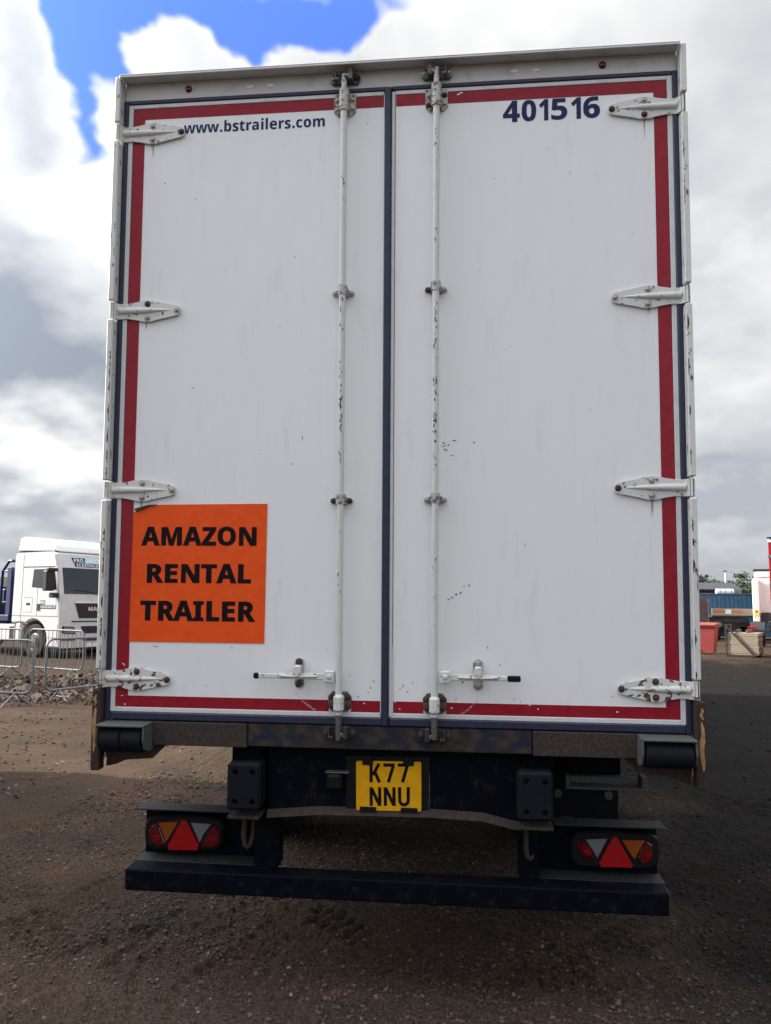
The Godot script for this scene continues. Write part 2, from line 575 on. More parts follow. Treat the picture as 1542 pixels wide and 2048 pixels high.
	M.lens_glint.metallic_specular = 0.2
	M.lens_amber = flat(lin(0.26, 0.060, 0.006), 0.12)
	M.lens_clear = flat(lin(0.20, 0.205, 0.215), 0.12, 0.25)
	M.reflector.metallic_specular = 0.3
	for k in ["lens_red", "lens_amber", "lens_clear"]:
		M[k].clearcoat_enabled = true
		M[k].clearcoat = 0.6
		M[k].clearcoat_roughness = 0.05
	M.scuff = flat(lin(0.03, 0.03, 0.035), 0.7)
	M.scuff_pale = flat(lin(0.36, 0.33, 0.29), 0.7)
	M.stain = flat(lin(0.40, 0.34, 0.26), 0.7)
	M.galv = patchy(43, 0.02, [[0.0, lin(0.08, 0.088, 0.095)], [1.0, lin(0.17, 0.18, 0.19)]], Vector3(0.3, 0.3, 0.3), 0.55, 0.2)
	M.lamp_glass = flat(lin(0.30, 0.31, 0.31), 0.08, 0.3)
	M.rim = flat(lin(0.16, 0.16, 0.15), 0.5, 0.3)
	M.cab = patchy(44, 0.01, [[0.0, lin(0.56, 0.56, 0.54)], [1.0, lin(0.66, 0.66, 0.645)]], Vector3(1.5, 1.5, 1.5), 0.3)
	M.glass = flat(lin(0.015, 0.022, 0.028), 0.06)
	M.black = flat(lin(0.012, 0.012, 0.014), 0.55)
	M.line = flat(lin(0.04, 0.04, 0.045), 0.7)
	M.blue = flat(lin(0.008, 0.018, 0.085), 0.45)
	M.mint = flat(lin(0.42, 0.72, 0.66), 0.5)
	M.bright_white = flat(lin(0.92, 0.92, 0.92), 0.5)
	M.white_ink = flat(lin(0.78, 0.78, 0.78), 0.5)
	M.chrome = flat(lin(0.6, 0.6, 0.62), 0.25, 0.8)
	M.bin = patchy(45, 0.01, [[0.0, lin(0.22, 0.036, 0.030)], [1.0, lin(0.28, 0.050, 0.040)]], Vector3(0.8, 0.8, 0.8), 0.5)
	M.timber = patchy(46, 0.02, [[0.0, lin(0.14, 0.12, 0.09)], [0.5, lin(0.26, 0.23, 0.17)], [1.0, lin(0.36, 0.33, 0.25)]], Vector3(0.6, 0.12, 0.6), 0.85)
	M.container = patchy(47, 0.012, [[0.0, lin(0.035, 0.10, 0.17)], [0.6, lin(0.05, 0.14, 0.23)], [0.85, lin(0.07, 0.17, 0.26)], [1.0, lin(0.20, 0.28, 0.34)]], Vector3(1.2, 3.0, 1.2), 0.6)
	M.brown_sheet = patchy(48, 0.012, [[0.0, lin(0.055, 0.04, 0.035)], [1.0, lin(0.12, 0.095, 0.085)]], Vector3(0.8, 2.0, 0.8), 0.8)

	M.stripe_orange = flat(lin(0.40, 0.10, 0.04), 0.6)
	M.sign_yellow = flat(lin(0.62, 0.50, 0.06), 0.5)
	M.pale_pink = flat(lin(0.62, 0.40, 0.40), 0.5)
	M.bark = flat(lin(0.06, 0.045, 0.03), 0.9)
	M.roof = patchy(50, 0.02, [[0.0, lin(0.02, 0.022, 0.03)], [1.0, lin(0.06, 0.062, 0.075)]], Vector3(2, 2, 2), 0.8)
	var lf := StandardMaterial3D.new()
	lf.vertex_color_use_as_albedo = true
	lf.roughness = 0.7
	lf.backlight_enabled = true
	lf.backlight = lin(0.03, 0.05, 0.015)
	M.leaf = lf

# ---------------- ground ----------------
func ground_h(x: float, z: float) -> float:
	var dx := maxf(absf(x) - 12.0, 0.0)
	var dz := maxf(absf(z + 10.0) - 16.0, 0.0)
	var fade := 1.0 / (1.0 + (dx + dz) * 0.15)
	var h := nz_big.get_noise_2d(x, z) * 0.035 * fade
	h += nz_mid.get_noise_2d(x, z) * 0.016 * fade
	if absf(x) < 6.0 and z > -9.0:
		h += nz_fine.get_noise_2d(x, z) * 0.014
		for t in tracks:
			var r := Vector2(x, z) - Vector2(t[0])
			var s: float = r.dot(t[1])
			if s > 0.0 and s < t[2]:
				var c: float = r.cross(t[1])
				var w: float = t[3]
				if absf(c) < w * 1.35:
					var m := smoothstep(0.0, 0.15, s) * smoothstep(0.0, 0.15, t[2] - s)
					m *= smoothstep(-0.6, 0.05, nz_mid.get_noise_2d(x * 0.8 + 9.0, z * 0.8))
					if absf(c) < w:
						var lug := sin(TAU * s / t[4] + 2.4 * absf(c) / w * signf(c + 0.4 * w))
						h += m * (-0.010 + 0.012 * clampf(lug * 2.2, -1.0, 1.0))
					else:
						h += m * 0.010 * sin(PI * (absf(c) / w - 1.0) / 0.35)
	return h

func ground_c(x: float, z: float) -> Color:
	var a := nz_big.get_noise_2d(x * 1.6 + 31.0, z * 1.6)
	var b := nz_mid.get_noise_2d(x * 0.45, z * 0.45 + 17.0)
	var c := Color(0.102, 0.074, 0.051)
	c = c.lerp(Color(0.142, 0.097, 0.071), clampf(0.35 + a * 1.4, 0.0, 1.0))
	c = c.lerp(Color(0.078, 0.065, 0.053), clampf(b * 1.6 - 0.15, 0.0, 1.0))
	# darker stone dust on the right-hand lane, deepened further to put shade into the colour
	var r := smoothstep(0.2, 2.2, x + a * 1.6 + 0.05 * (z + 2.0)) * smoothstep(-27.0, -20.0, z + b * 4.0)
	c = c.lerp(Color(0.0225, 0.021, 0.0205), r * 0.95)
	if x < -3.0 and z < -8.6:
		c = c.lerp(Color(0.09, 0.06, 0.046), 0.5)
	return c

func graded(lo: float, hi: float, f0: float, f1: float, step: float, g0: float, g1: float) -> PackedFloat32Array:
	var mid := PackedFloat32Array()
	var n := int(round((f1 - f0) / step))
	for i in n + 1:
		mid.append(f0 + step * i)
	var left := []
	var s := step
	var x := f0
	while x > lo:
		s *= g0
		x -= s
		left.append(x)
	left.reverse()
	var r := PackedFloat32Array(left)
	r.append_array(mid)
	s = step
	x = f1
	while x < hi:
		s *= g1
		x += s
		r.append(x)
	return r

func add_track(px0: float, py0: float, px1: float, py1: float, w: float, pitch: float) -> void:
	var a := gp(px0, py0)
	var b := gp(px1, py1)
	var p := Vector2(a.x, a.z)
	var q := Vector2(b.x, b.z)
	tracks.append([p, (q - p).normalized(), p.distance_to(q), w, pitch])

func build_ground() -> void:
	add_track(-60, 2010, 520, 1790, 0.15, 0.085)
	add_track(330, 2030, 700, 1770, 0.12, 0.085)
	add_track(540, 1770, 760, 1900, 0.11, 0.09)
	add_track(20, 1760, 130, 1930, 0.12, 0.07)
	add_track(-20, 1660, 420, 1590, 0.16, 0.09)
	add_track(880, 2040, 1330, 1850, 0.14, 0.085)
	add_track(-40, 1900, 380, 1700, 0.13, 0.075)
	add_track(200, 2050, 300, 1830, 0.10, 0.07)
	add_track(560, 2050, 900, 1830, 0.13, 0.09)
	add_track(1000, 1830, 1200, 2045, 0.12, 0.08)
	var xs := graded(-420.0, 420.0, -2.4, 2.4, 0.018, 1.055, 1.055)
	var zs := graded(-700.0, 90.0, -1.9, 0.42, 0.018, 1.045, 1.3)
	var nx := xs.size()
	var nzc := zs.size()
	var v := PackedVector3Array()
	var c := PackedColorArray()
	var hs := PackedFloat32Array()
	v.resize(nx * nzc)
	c.resize(nx * nzc)
	hs.resize(nx * nzc)
	for j in nzc:
		for i in nx:
			var x := xs[i]
			var z := zs[j]
			var h := ground_h(x, z)
			hs[j * nx + i] = h
			v[j * nx + i] = Vector3(x, h, z)
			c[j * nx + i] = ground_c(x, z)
	var n := PackedVector3Array()
	n.resize(nx * nzc)
	for j in nzc:
		var j0 := maxi(j - 1, 0)
		var j1 := mini(j + 1, nzc - 1)
		for i in nx:
			var i0 := maxi(i - 1, 0)
			var i1 := mini(i + 1, nx - 1)
			n[j * nx + i] = Vector3(-(hs[j * nx + i1] - hs[j * nx + i0]) / (xs[i1] - xs[i0]), 1.0, -(hs[j1 * nx + i] - hs[j0 * nx + i]) / (zs[j1] - zs[j0])).normalized()
	var ix := PackedInt32Array()
	ix.resize((nx - 1) * (nzc - 1) * 6)
	var k := 0
	for j in nzc - 1:
		for i in nx - 1:
			var a := j * nx + i
			ix[k] = a
			ix[k + 1] = a + 1
			ix[k + 2] = a + nx
			ix[k + 3] = a + 1
			ix[k + 4] = a + nx + 1
			ix[k + 5] = a + nx
			k += 6
	var arr := []
	arr.resize(Mesh.ARRAY_MAX)
	arr[Mesh.ARRAY_VERTEX] = v
	arr[Mesh.ARRAY_NORMAL] = n
	arr[Mesh.ARRAY_COLOR] = c
	arr[Mesh.ARRAY_INDEX] = ix
	var m := ArrayMesh.new()
	m.add_surface_from_arrays(Mesh.PRIMITIVE_TRIANGLES, arr)
	var g := StandardMaterial3D.new()
	g.vertex_color_use_as_albedo = true
	g.albedo_texture = noise_tex(51, 0.05, [[0.0, Color(0.40, 0.38, 0.36)], [0.45, Color(0.74, 0.74, 0.74)], [0.8, Color(0.86, 0.86, 0.86)], [1.0, Color(1, 1, 0.98)]], FastNoiseLite.TYPE_SIMPLEX_SMOOTH, 6, 1024)
	g.uv1_triplanar = true
	g.uv1_world_triplanar = true
	g.uv1_scale = Vector3(0.83, 0.83, 0.83)
	g.roughness = 0.97
	g.metallic_specular = 0.2
	g.heightmap_enabled = true
	g.heightmap_texture = noise_tex(52, 0.055, [], FastNoiseLite.TYPE_CELLULAR, 3, 1024)
	g.heightmap_scale = 1.8
	M.ground = g
	var o := inst("ground", m, g, self)
	o.set_meta("kind", "structure")
	# loose stones
	var stone := StandardMaterial3D.new()
	stone.vertex_color_use_as_albedo = true
	stone.roughness = 0.9
	stone.metallic_specular = 0.25
	M.stone = stone
	scatter("gravel", 42000, -2.9, 2.9, -4.2, 0.45, 0.0030, 0.013, true, "loose gravel and stones pressed into the yard around the trailer", 71)
	scatter("gravel", 9000, -9.0, -1.0, -14.0, -3.0, 0.006, 0.026, true, "loose gravel scattered over the brown track beside the trailer", 72)
	scatter("gravel", 6000, 1.2, 10.0, -26.0, -2.0, 0.006, 0.030, true, "dark loose gravel on the shaded lane towards the red bin", 73)

func rock_mesh(seed_: int) -> ArrayMesh:
	var r := RandomNumberGenerator.new()
	r.seed = seed_
	var pts := []
	var t := (1.0 + sqrt(5.0)) / 2.0
	for p in [Vector3(-1, t, 0), Vector3(1, t, 0), Vector3(-1, -t, 0), Vector3(1, -t, 0), Vector3(0, -1, t), Vector3(0, 1, t), Vector3(0, -1, -t), Vector3(0, 1, -t), Vector3(t, 0, -1), Vector3(t, 0, 1), Vector3(-t, 0, -1), Vector3(-t, 0, 1)]:
		var q: Vector3 = p.normalized() * r.randf_range(0.72, 1.15)
		pts.append(Vector3(q.x * 1.15, q.y * 0.75, q.z))
	var mb := MB.new()
	for f in [[0, 11, 5], [0, 5, 1], [0, 1, 7], [0, 7, 10], [0, 10, 11], [1, 5, 9], [5, 11, 4], [11, 10, 2], [10, 7, 6], [7, 1, 8], [3, 9, 4], [3, 4, 2], [3, 2, 6], [3, 6, 8], [3, 8, 9], [4, 9, 5], [2, 4, 11], [6, 2, 10], [8, 6, 7], [9, 8, 1]]:
		var a: Vector3 = pts[f[0]]
		var b: Vector3 = pts[f[1]]
		var d: Vector3 = pts[f[2]]
		mb.tri(a, b, d, a + b + d)
	return mb.mesh()

func scatter(called: String, count: int, x0: float, x1: float, z0: float, z1: float, smin: float, smax: float, clumped: bool, label: String, seed_: int) -> void:
	var r := RandomNumberGenerator.new()
	r.seed = seed_
	var mm := MultiMesh.new()
	mm.transform_format = MultiMesh.TRANSFORM_3D
	mm.use_colors = true
	mm.mesh = rock_mesh(seed_ + 3)
	mm.instance_count = count
	var i := 0
	while i < count:
		var x := r.randf_range(x0, x1)
		var z := r.randf_range(z0, z1)
		if clumped and r.randf() > smoothstep(-0.45, 0.5, nz_big.get_noise_2d(x * 2.2 + 50.0, z * 2.2) + 0.5 * nz_mid.get_noise_2d(x + 3.0, z)) * 0.92 + 0.08:
			continue
		var s := smin * pow(smax / smin, pow(r.randf(), 2.6))
		var b := Basis.from_euler(Vector3(r.randf_range(-0.5, 0.5), r.randf() * TAU, r.randf_range(-0.5, 0.5))).scaled(Vector3(s, s, s))
		mm.set_instance_transform(i, Transform3D(b, Vector3(x, ground_h(x, z) + s * 0.25, z)))
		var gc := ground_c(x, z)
		var k := r.randf_range(0.45, 1.15)
		var pale := r.randf()
		var cc := Color(gc.r * k, gc.g * k, gc.b * k)
		if pale > 0.86:
			cc = cc.lerp(Color(gc.r * 1.15 + 0.006, gc.r * 1.08 + 0.006, gc.r * 0.98 + 0.005), 0.7)
		if pale > 0.993:
			cc = Color(gc.r * 1.6 + 0.03, gc.r * 1.5 + 0.03, gc.r * 1.35 + 0.025)
		mm.set_instance_color(i, cc)
		i += 1
	var o := MultiMeshInstance3D.new()
	o.name = called
	o.multimesh = mm
	o.material_override = M.stone
	add_child(o, true)
	o.set_meta("kind", "stuff")
	tag(o, label, "gravel")

# ---------------- the trailer ----------------
func pbox(called: String, material: Material, parent: Node, x0: float, x1: float, y0: float, y1: float, z0: float, z1: float, bev := 0.002) -> MeshInstance3D:
	var b := MB.new()
	b.box(Vector3(x0, y0, z0), Vector3(x1, y1, z1), bev)
	return put(called, b, material, parent)

func bolts(parent: Node, mesh: Mesh, spots: Array, z: float, rusty: float) -> void:
	for s in spots:
		inst("bolt", mesh, M.bolt_rust if rng.randf() < rusty else M.bolt, parent, Vector3(s.x, s.y, z))

func wheel(parent: Node, x0: float, x1: float, y: float, z: float, r: float, outer: float) -> void:
	var b := MB.new()
	var w := x1 - x0
	b.lathe([Vector2(r * 0.55, 0.03), Vector2(r * 0.62, 0.0), Vector2(r * 0.93, 0.01), Vector2(r, 0.05), Vector2(r, w - 0.05), Vector2(r * 0.93, w - 0.01), Vector2(r * 0.62, w), Vector2(r * 0.55, w - 0.03), Vector2(r * 0.55, 0.03)], Vector3(x0, y, z), Vector3(1, 0, 0), 32)
	var o := put("wheel", b, M.tyre, parent)
	var d := MB.new()
	var xm := x1 - 0.05 if outer > 0.0 else x0 + 0.05
	d.lathe([Vector2(r * 0.56, 0.0), Vector2(r * 0.50, -0.06), Vector2(r * 0.36, -0.07), Vector2(r * 0.30, 0.02), Vector2(0.0, 0.04)], Vector3(xm, y, z), Vector3(outer, 0, 0), 24)
	for k in 10:
		var a := TAU * k / 10.0
		d.cyl(Vector3(xm - outer * 0.07, y + cos(a) * r * 0.43, z + sin(a) * r * 0.43), Vector3(xm - outer * 0.03, y + cos(a) * r * 0.43, z + sin(a) * r * 0.43), 0.016, -1.0, 6)
	put("rim", d, M.galv, o)

func ground_local(z: float) -> float:
	return tan(TILT) * z

func build_trailer() -> void:
	trailer = thing("box_trailer", "tall white box trailer with double rear doors, red border tape and an orange notice", "trailer")
	trailer.basis = tilt_basis
	var T := trailer
	# body
	pbox("body_shell", M.header, T, -1.245, 1.245, 1.10, 4.072, -13.6, -0.046, 0.012)
	var head := pbox("header", M.header, T, -1.252, 1.252, 3.993, 4.078, -0.045, -0.004, 0.003)
	var lip := MB.new()
	lip.box(Vector3(-1.252, 4.0785, -0.06), Vector3(1.252, 4.085, 0.066), 0.002)
	lip.box(Vector3(-1.252, 4.070, 0.060), Vector3(1.252, 4.0783, 0.066), 0.0015)
	put("roof_lip", lip, M.header, head)
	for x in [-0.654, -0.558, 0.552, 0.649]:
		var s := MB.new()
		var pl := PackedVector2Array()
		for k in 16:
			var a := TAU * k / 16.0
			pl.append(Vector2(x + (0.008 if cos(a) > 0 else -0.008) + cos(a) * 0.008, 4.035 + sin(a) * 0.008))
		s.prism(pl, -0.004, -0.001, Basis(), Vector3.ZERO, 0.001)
		put("slot_daylight", s, M.bright_white, head)  # daylight through an open slot, painted as a white disc
	for x in [-0.947, 0.936]:
		var s := MB.new()
		s.lathe([Vector2(0.0165, 0.0), Vector2(0.0165, 0.004), Vector2(0.013, 0.010), Vector2(0.006, 0.013), Vector2(0.0, 0.0135)], Vector3(x, 4.039, -0.004), Vector3(0, 0, 1), 18)
		put("marker_lamp", s, M.lens_red, head)
	# doors
	for side: float in [-1.0, 1.0]:
		var xa := -0.0045 if side < 0.0 else 0.0045
		var door := pbox("door", M.door, T, side * 1.228, xa, 1.186, 3.970, -0.044, 0.0, 0.001)
		var inner := -0.032 if side < 0.0 else 0.0235
		pbox("tape_strip", M.tape, door, side * 1.205, inner, 3.8985, 3.9505, 0.0003, 0.0012, 0.0)
		pbox("tape_strip", M.tape, door, side * 1.205, inner, 1.2065, 1.255, 0.0003, 0.0012, 0.0)
		pbox("tape_strip", M.tape, door, side * 1.205, side * 1.1505, 1.2555, 3.8980, 0.0003, 0.0012, 0.0)
		pbox("edge_trim", M.trim, door, side * 1.2285, side * 1.2075, 1.186, 3.9705, -0.03, 0.0045, 0.0015)
		pbox("edge_trim", M.trim, door, side * 1.2070, inner, 3.9525, 3.9705, -0.03, 0.0040, 0.0015)
		pbox("edge_trim", M.trim, door, side * 1.2070, inner, 1.186, 1.2045, -0.03, 0.0040, 0.0015)
		pbox("seal", M.seal, door, side * 1.2525, side * 1.2290, 1.151, 3.992, -0.035, 0.009, 0.004)
		pbox("seal", M.seal, door, side * 1.2288, xa, 3.971, 3.992, -0.035, 0.008, 0.004)
		pbox("seal", M.seal, door, side * 1.2288, xa, 1.151, 1.1855, -0.035, 0.008, 0.005)
		# the thin dark joint between trim and tape
		pbox("joint_line", M.scuff, door, side * 1.2072, side * 1.2052, 1.2065, 3.9505, 0.0002, 0.0009, 0.0)
		pbox("joint_line", M.scuff, door, side * 1.2050, inner, 3.9508, 3.9523, 0.0002, 0.0009, 0.0)
		if side > 0.0:
			pbox("edge_trim", M.trim, door, 0.0048, 0.0185, 1.190, 3.965, 0.0002, 0.006, 0.002)
			pbox("joint_line", M.scuff, door, 0.0192, 0.0212, 1.206, 3.955, 0.0002, 0.0018, 0.0)
			pbox("patch_plate", M.trim, door, 0.0188, 0.0232, 1.206, 1.486, 0.0019, 0.0034, 0.0)
		else:
			pbox("seal", M.seal, door, -0.0275, 0.0035, 1.150, 3.986, 0.0005, 0.017, 0.006)
			pbox("joint_line", M.white_ink, door, -0.0315, -0.0280, 1.206, 3.95, 0.0002, 0.003, 0.0)
		# scuffs, chips, streaks
		stains(door, side)
	for side: float in [-1.0, 1.0]:
		# rear corner post: a column, and a flange in five lengths broken by the hinges
		pbox("corner_post", M.header, T, side * 1.2705, side * 1.2535, 0.98, 4.070, -0.07, -0.012, 0.002)
		var ys := [1.290, 1.366, 2.124, 2.200, 2.945, 3.021, 3.784, 3.860]
		var cuts := [[1.374, 2.116], [2.206, 2.938], [3.026, 3.778], [3.868, 4.086]]
		for c in cuts:
			var fg := pbox("post_flange", M.post, T, side * 1.2795, side * 1.2530, c[0], c[1], -0.011, 0.052, 0.004)
			var rs := MB.new()
			var y: float = c[0] + 0.004
			var wildness := 1.0 if c[0] < 2.0 else (0.8 if c[0] < 3.0 else (0.5 if c[0] < 3.8 else 0.15))
			while y < c[1] - 0.06:
				var ln := rng.randf_range(0.012, 0.085)
				if rng.randf() < 0.62 * wildness and y + ln < c[1]:
					var inner_edge := rng.randf() < 0.8
					var pl := PackedVector2Array()
					var nseg := 7
					for k in nseg:
						pl.append(Vector2(side * (1.2573 if inner_edge else 1.2752), y + ln * k / (nseg - 1)))
					for k in nseg:
						var f := 1.0 - float(k) / (nseg - 1)
						var reach := rng.randf_range(0.001, 0.0075) * (0.3 + sin(PI * f)) * wildness
						pl.append(Vector2(side * ((1.2575 + reach) if inner_edge else (1.2750 - reach * 0.6)), y + ln * f + 0.0003))
					rs.prism(pl, 0.0521, 0.0527)
				y += ln * rng.randf_range(0.7, 1.6)
			if rs.v.size() > 0:
				put("rust_edge", rs, M.post_rust, fg).set_meta("kind", "stuff")
		var foot := pbox("post_foot", M.post_rust, T, side * 1.297, side * 1.254, 0.936, 1.288, -0.011, 0.040, 0.006)
		var wr := MB.new()
		for sp in [[1.012, 1.206, 0.010], [1.214, 1.262, 0.0065]]:
			var wl := PackedVector2Array()
			var back := []
			for k in 13:
				var f := k / 12.0
				var mid := side * 1.281 + 0.003 * sin(f * 9.0 + side)
				var hw: float = sp[2] * pow(sin(PI * clampf(f, 0.02, 0.98)), 0.45) * rng.randf_range(0.8, 1.1)
				var y := lerpf(sp[0], sp[1], f)
				wl.append(Vector2(mid + hw, y))
				back.append(Vector2(mid - hw * rng.randf_range(0.8, 1.1), y))
			back.reverse()
			for q in back:
				wl.append(q)
			wr.prism(wl, 0.0401, 0.0408)
		put("worn_patch", wr, M.wear, foot)
	hinges()
	lock_gear()
	lettering()
	rear_underframe()
	running_gear()

func stains(door: Node, side: float) -> void:
	var d := MB.new()
	var s := MB.new()
	var marks := []
	if side > 0.0:
		marks = [[887, 886, 6, 3], [890, 891, 4, 3], [885, 893, 5, 2], [893, 900, 8, 2], [905, 911, 11, 2], [897, 890, 4, 4], [909, 881, 11, 2], [948, 885, 5, 3], [889, 899, 5, 3], [904, 1195, 4, 4], [912, 1189, 5, 5], [921, 1186, 3, 6], [928, 1172, 2, 4], [938, 1171, 3, 7], [897, 1199, 8, 2], [1098, 297, 2, 2], [988, 357, 3, 2], [1140, 345, 2, 3], [925, 1365, 4, 5], [1000, 1330, 3, 3], [975, 1295, 2, 6], [912, 1398, 1.5, 7], [1266, 467, 2, 2], [1010, 700, 2, 2], [1180, 820, 2, 2], [1050, 1090, 2, 3], [960, 540, 2, 2], [1120, 1240, 2, 2], [800, 1378, 5, 1.5], [806, 1372, 1.5, 8], [815, 1384, 3, 3], [826, 1366, 1.5, 5], [1225, 1393, 5, 1.5], [1028, 1398, 1.2, 8], [1041, 1403, 1.2, 6]]
	else:
		marks = [[605, 876, 1.5, 13], [583, 928, 2, 4], [386, 776, 3, 3], [330, 367, 3, 3], [391, 398, 4, 1.5], [733, 247, 3, 3], [590, 513, 2, 2], [311, 1293, 20, 1.2], [464, 1295, 3, 3], [412, 1372, 2, 4], [741, 1375, 2, 6], [700, 1352, 1.5, 4], [655, 1300, 2, 2], [737, 1385, 6, 1.5], [747, 1362, 1.5, 9], [716, 1393, 4, 3], [560, 655, 2, 2], [450, 540, 2, 2], [620, 740, 2, 2], [520, 900, 2, 2], [610, 1180, 2, 2], [740, 1100, 2, 2]]
	for m in marks:
		var c := lp(m[0], m[1])
		var w: float = m[2] * 0.00215 * 0.5
		var h: float = m[3] * 0.00215 * 0.5
		var pl := PackedVector2Array()
		var tilt := rng.randf_range(-0.25, 0.25)
		for k in 7:
			var a := TAU * k / 7.0
			var q := Vector2(cos(a) * w, sin(a) * h) * rng.randf_range(0.55, 1.15)
			pl.append(Vector2(c.x, c.y) + q.rotated(tilt))
		d.prism(pl, 0.0001, 0.0007)
	put("scuff_marks", d, M.scuff, door).set_meta("kind", "stuff")
	# drips of rust below the hinge bolts
	for k in 4:
		var y: float = [3.780, 2.942, 2.121, 1.288][k]
		var ln: float = [0.10, 0.05, 0.11, 0.03][k]
		for t in 3:
			var x := side * (1.112 + rng.randf_range(-0.006, 0.006))
			var l := ln * rng.randf_range(0.35, 1.0)
			s.tri(Vector3(x - 0.0025, y, 0.0004 + 0.0001 * t), Vector3(x + 0.0025, y, 0.0004 + 0.0001 * t), Vector3(x + rng.randf_range(-0.002, 0.002), y - l, 0.0004 + 0.0001 * t), Vector3(0, 0, 1))
	put("rust_drips", s, M.stain, door).set_meta("kind", "stuff")
	# the arc scraped by the handle, and nicks in the red tape
	var arc := []
	if side < 0.0:
		arc = [[592, 1384], [597, 1392], [603, 1400], [610, 1406], [620, 1413], [629, 1419], [640, 1426]]
	else:
		arc = [[957, 1398], [951, 1405], [944, 1412], [935, 1420], [924, 1428], [912, 1432], [905, 1436]]
	var a := MB.new()
	for i in arc.size() - 1:
		var p := lp(arc[i][0], arc[i][1])
		var q := lp(arc[i + 1][0], arc[i + 1][1])
		var wd: float = [0.002, 0.003, 0.006, 0.009, 0.009, 0.004][i]
		var pieces := 5
		for k in pieces:
			var u0 := p.lerp(q, (k + rng.randf_range(-0.1, 0.2)) / pieces)
			var u1 := p.lerp(q, (k + rng.randf_range(0.6, 1.1)) / pieces)
			stroke(a, [Vector2(u0.x, u0.y + rng.randf_range(-0.002, 0.002)), Vector2(u1.x, u1.y + rng.randf_range(-0.002, 0.002))], wd * rng.randf_range(0.4, 1.1), 0.0019 + 0.00013 * (k % 3))
	put("scrape_arc", a, M.scuff_pale, door).set_meta("kind", "stuff")
	var nk := MB.new()
	var nicks := [[248, 1330], [247, 1327], [244, 1391], [729, 1407], [250, 1408]] if side < 0.0 else [[917, 189], [922, 186], [790, 1404], [799, 1418], [903, 1416], [1235, 1424], [1060, 1410], [1076, 1418]]
	for m in nicks:
		var c := lp(m[0], m[1])
		var r := 0.004 if side < 0.0 else (0.007 if m[1] < 300 else 0.004)
		var pl := PackedVector2Array()
		for k in 6:
			var t := TAU * k / 6.0
			pl.append(Vector2(c.x, c.y) + Vector2(cos(t) * r * 1.3, sin(t) * r * 0.7) * rng.randf_range(0.5, 1.2))
		nk.prism(pl, 0.0013, 0.0017)
	put("tape_nicks", nk, M.door, door).set_meta("kind", "stuff")

func hinges() -> void:
	var bm := bolt_mesh(0.0095, 0.011)
	var ys := [3.8255, 2.983, 2.1616, 1.328]
	for k in 4:
		for side: float in [-1.0, 1.0]:
			var half := [[0.957, 0.010], [0.962, 0.020], [0.975, 0.025], [1.060, 0.042], [1.088, 0.050], [1.128, 0.050], [1.165, 0.041], [1.205, 0.035], [1.243, 0.036]]
			var pl := PackedVector2Array()
			for q in half:
				pl.append(Vector2(side * q[0], ys[k] + q[1]))
			half.reverse()
			for q in half:
				pl.append(Vector2(side * q[0], ys[k] - q[1]))
			var b := MB.new()
			b.prism(pl, 0.0045, 0.0125, Basis(), Vector3.ZERO, 0.0015)
			# raised rib
			for t in 2:
				var xs := [[0.995, 1.10], [1.10, 1.245]][t] as Array
				var rs := [[0.003, 0.012], [0.014, 0.017]][t] as Array
				b.cyl(Vector3(side * xs[0], ys[k] + 0.002, 0.010), Vector3(side * xs[1], ys[k] + 0.002, 0.011), rs[0], rs[1], 12)
			# bent tail round the knuckle
			var prev := Vector2(1.243, 0.0085)
			for st in [Vector2(1.251, 0.018), Vector2(1.260, 0.033), Vector2(1.269, 0.037), Vector2(1.2755, 0.026), Vector2(1.2755, -0.010)]:
				var e: Vector2 = (st - prev).normalized()
				var nrm := Vector2(-e.y, e.x) * 0.004
				var yh := 0.036
				var p0 := Vector3(side * (prev.x - nrm.x), ys[k], prev.y - nrm.y)
				var p1 := Vector3(side * (st.x - nrm.x), ys[k], st.y - nrm.y)
				var p2 := Vector3(side * (st.x + nrm.x), ys[k], st.y + nrm.y)
				var p3 := Vector3(side * (prev.x + nrm.x), ys[k], prev.y + nrm.y)
				var up := Vector3(0, yh, 0)
				b.quad(p3 - up, p2 - up, p2 + up, p3 + up, Vector3(side * nrm.x, 0, nrm.y))
				b.quad(p0 - up, p1 - up, p1 + up, p0 + up, -Vector3(side * nrm.x, 0, nrm.y))
				b.quad(p0 + up, p1 + up, p2 + up, p3 + up, Vector3(0, 1, 0))
				b.quad(p0 - up, p1 - up, p2 - up, p3 - up, Vector3(0, -1, 0))
				prev = st
			b.cyl(Vector3(side * 1.264, ys[k] - 0.037, 0.012), Vector3(side * 1.264, ys[k] + 0.037, 0.012), 0.010)
			var h := put("hinge", b, M.hinge_rusty if k == 3 else M.hinge, trailer)
			bolts(h, bm, [Vector2(side * 0.9705, ys[k]), Vector2(side * 1.108, ys[k] + 0.032), Vector2(side * 1.108, ys[k] - 0.032)], 0.0125, 0.85 if k == 3 else 0.35)

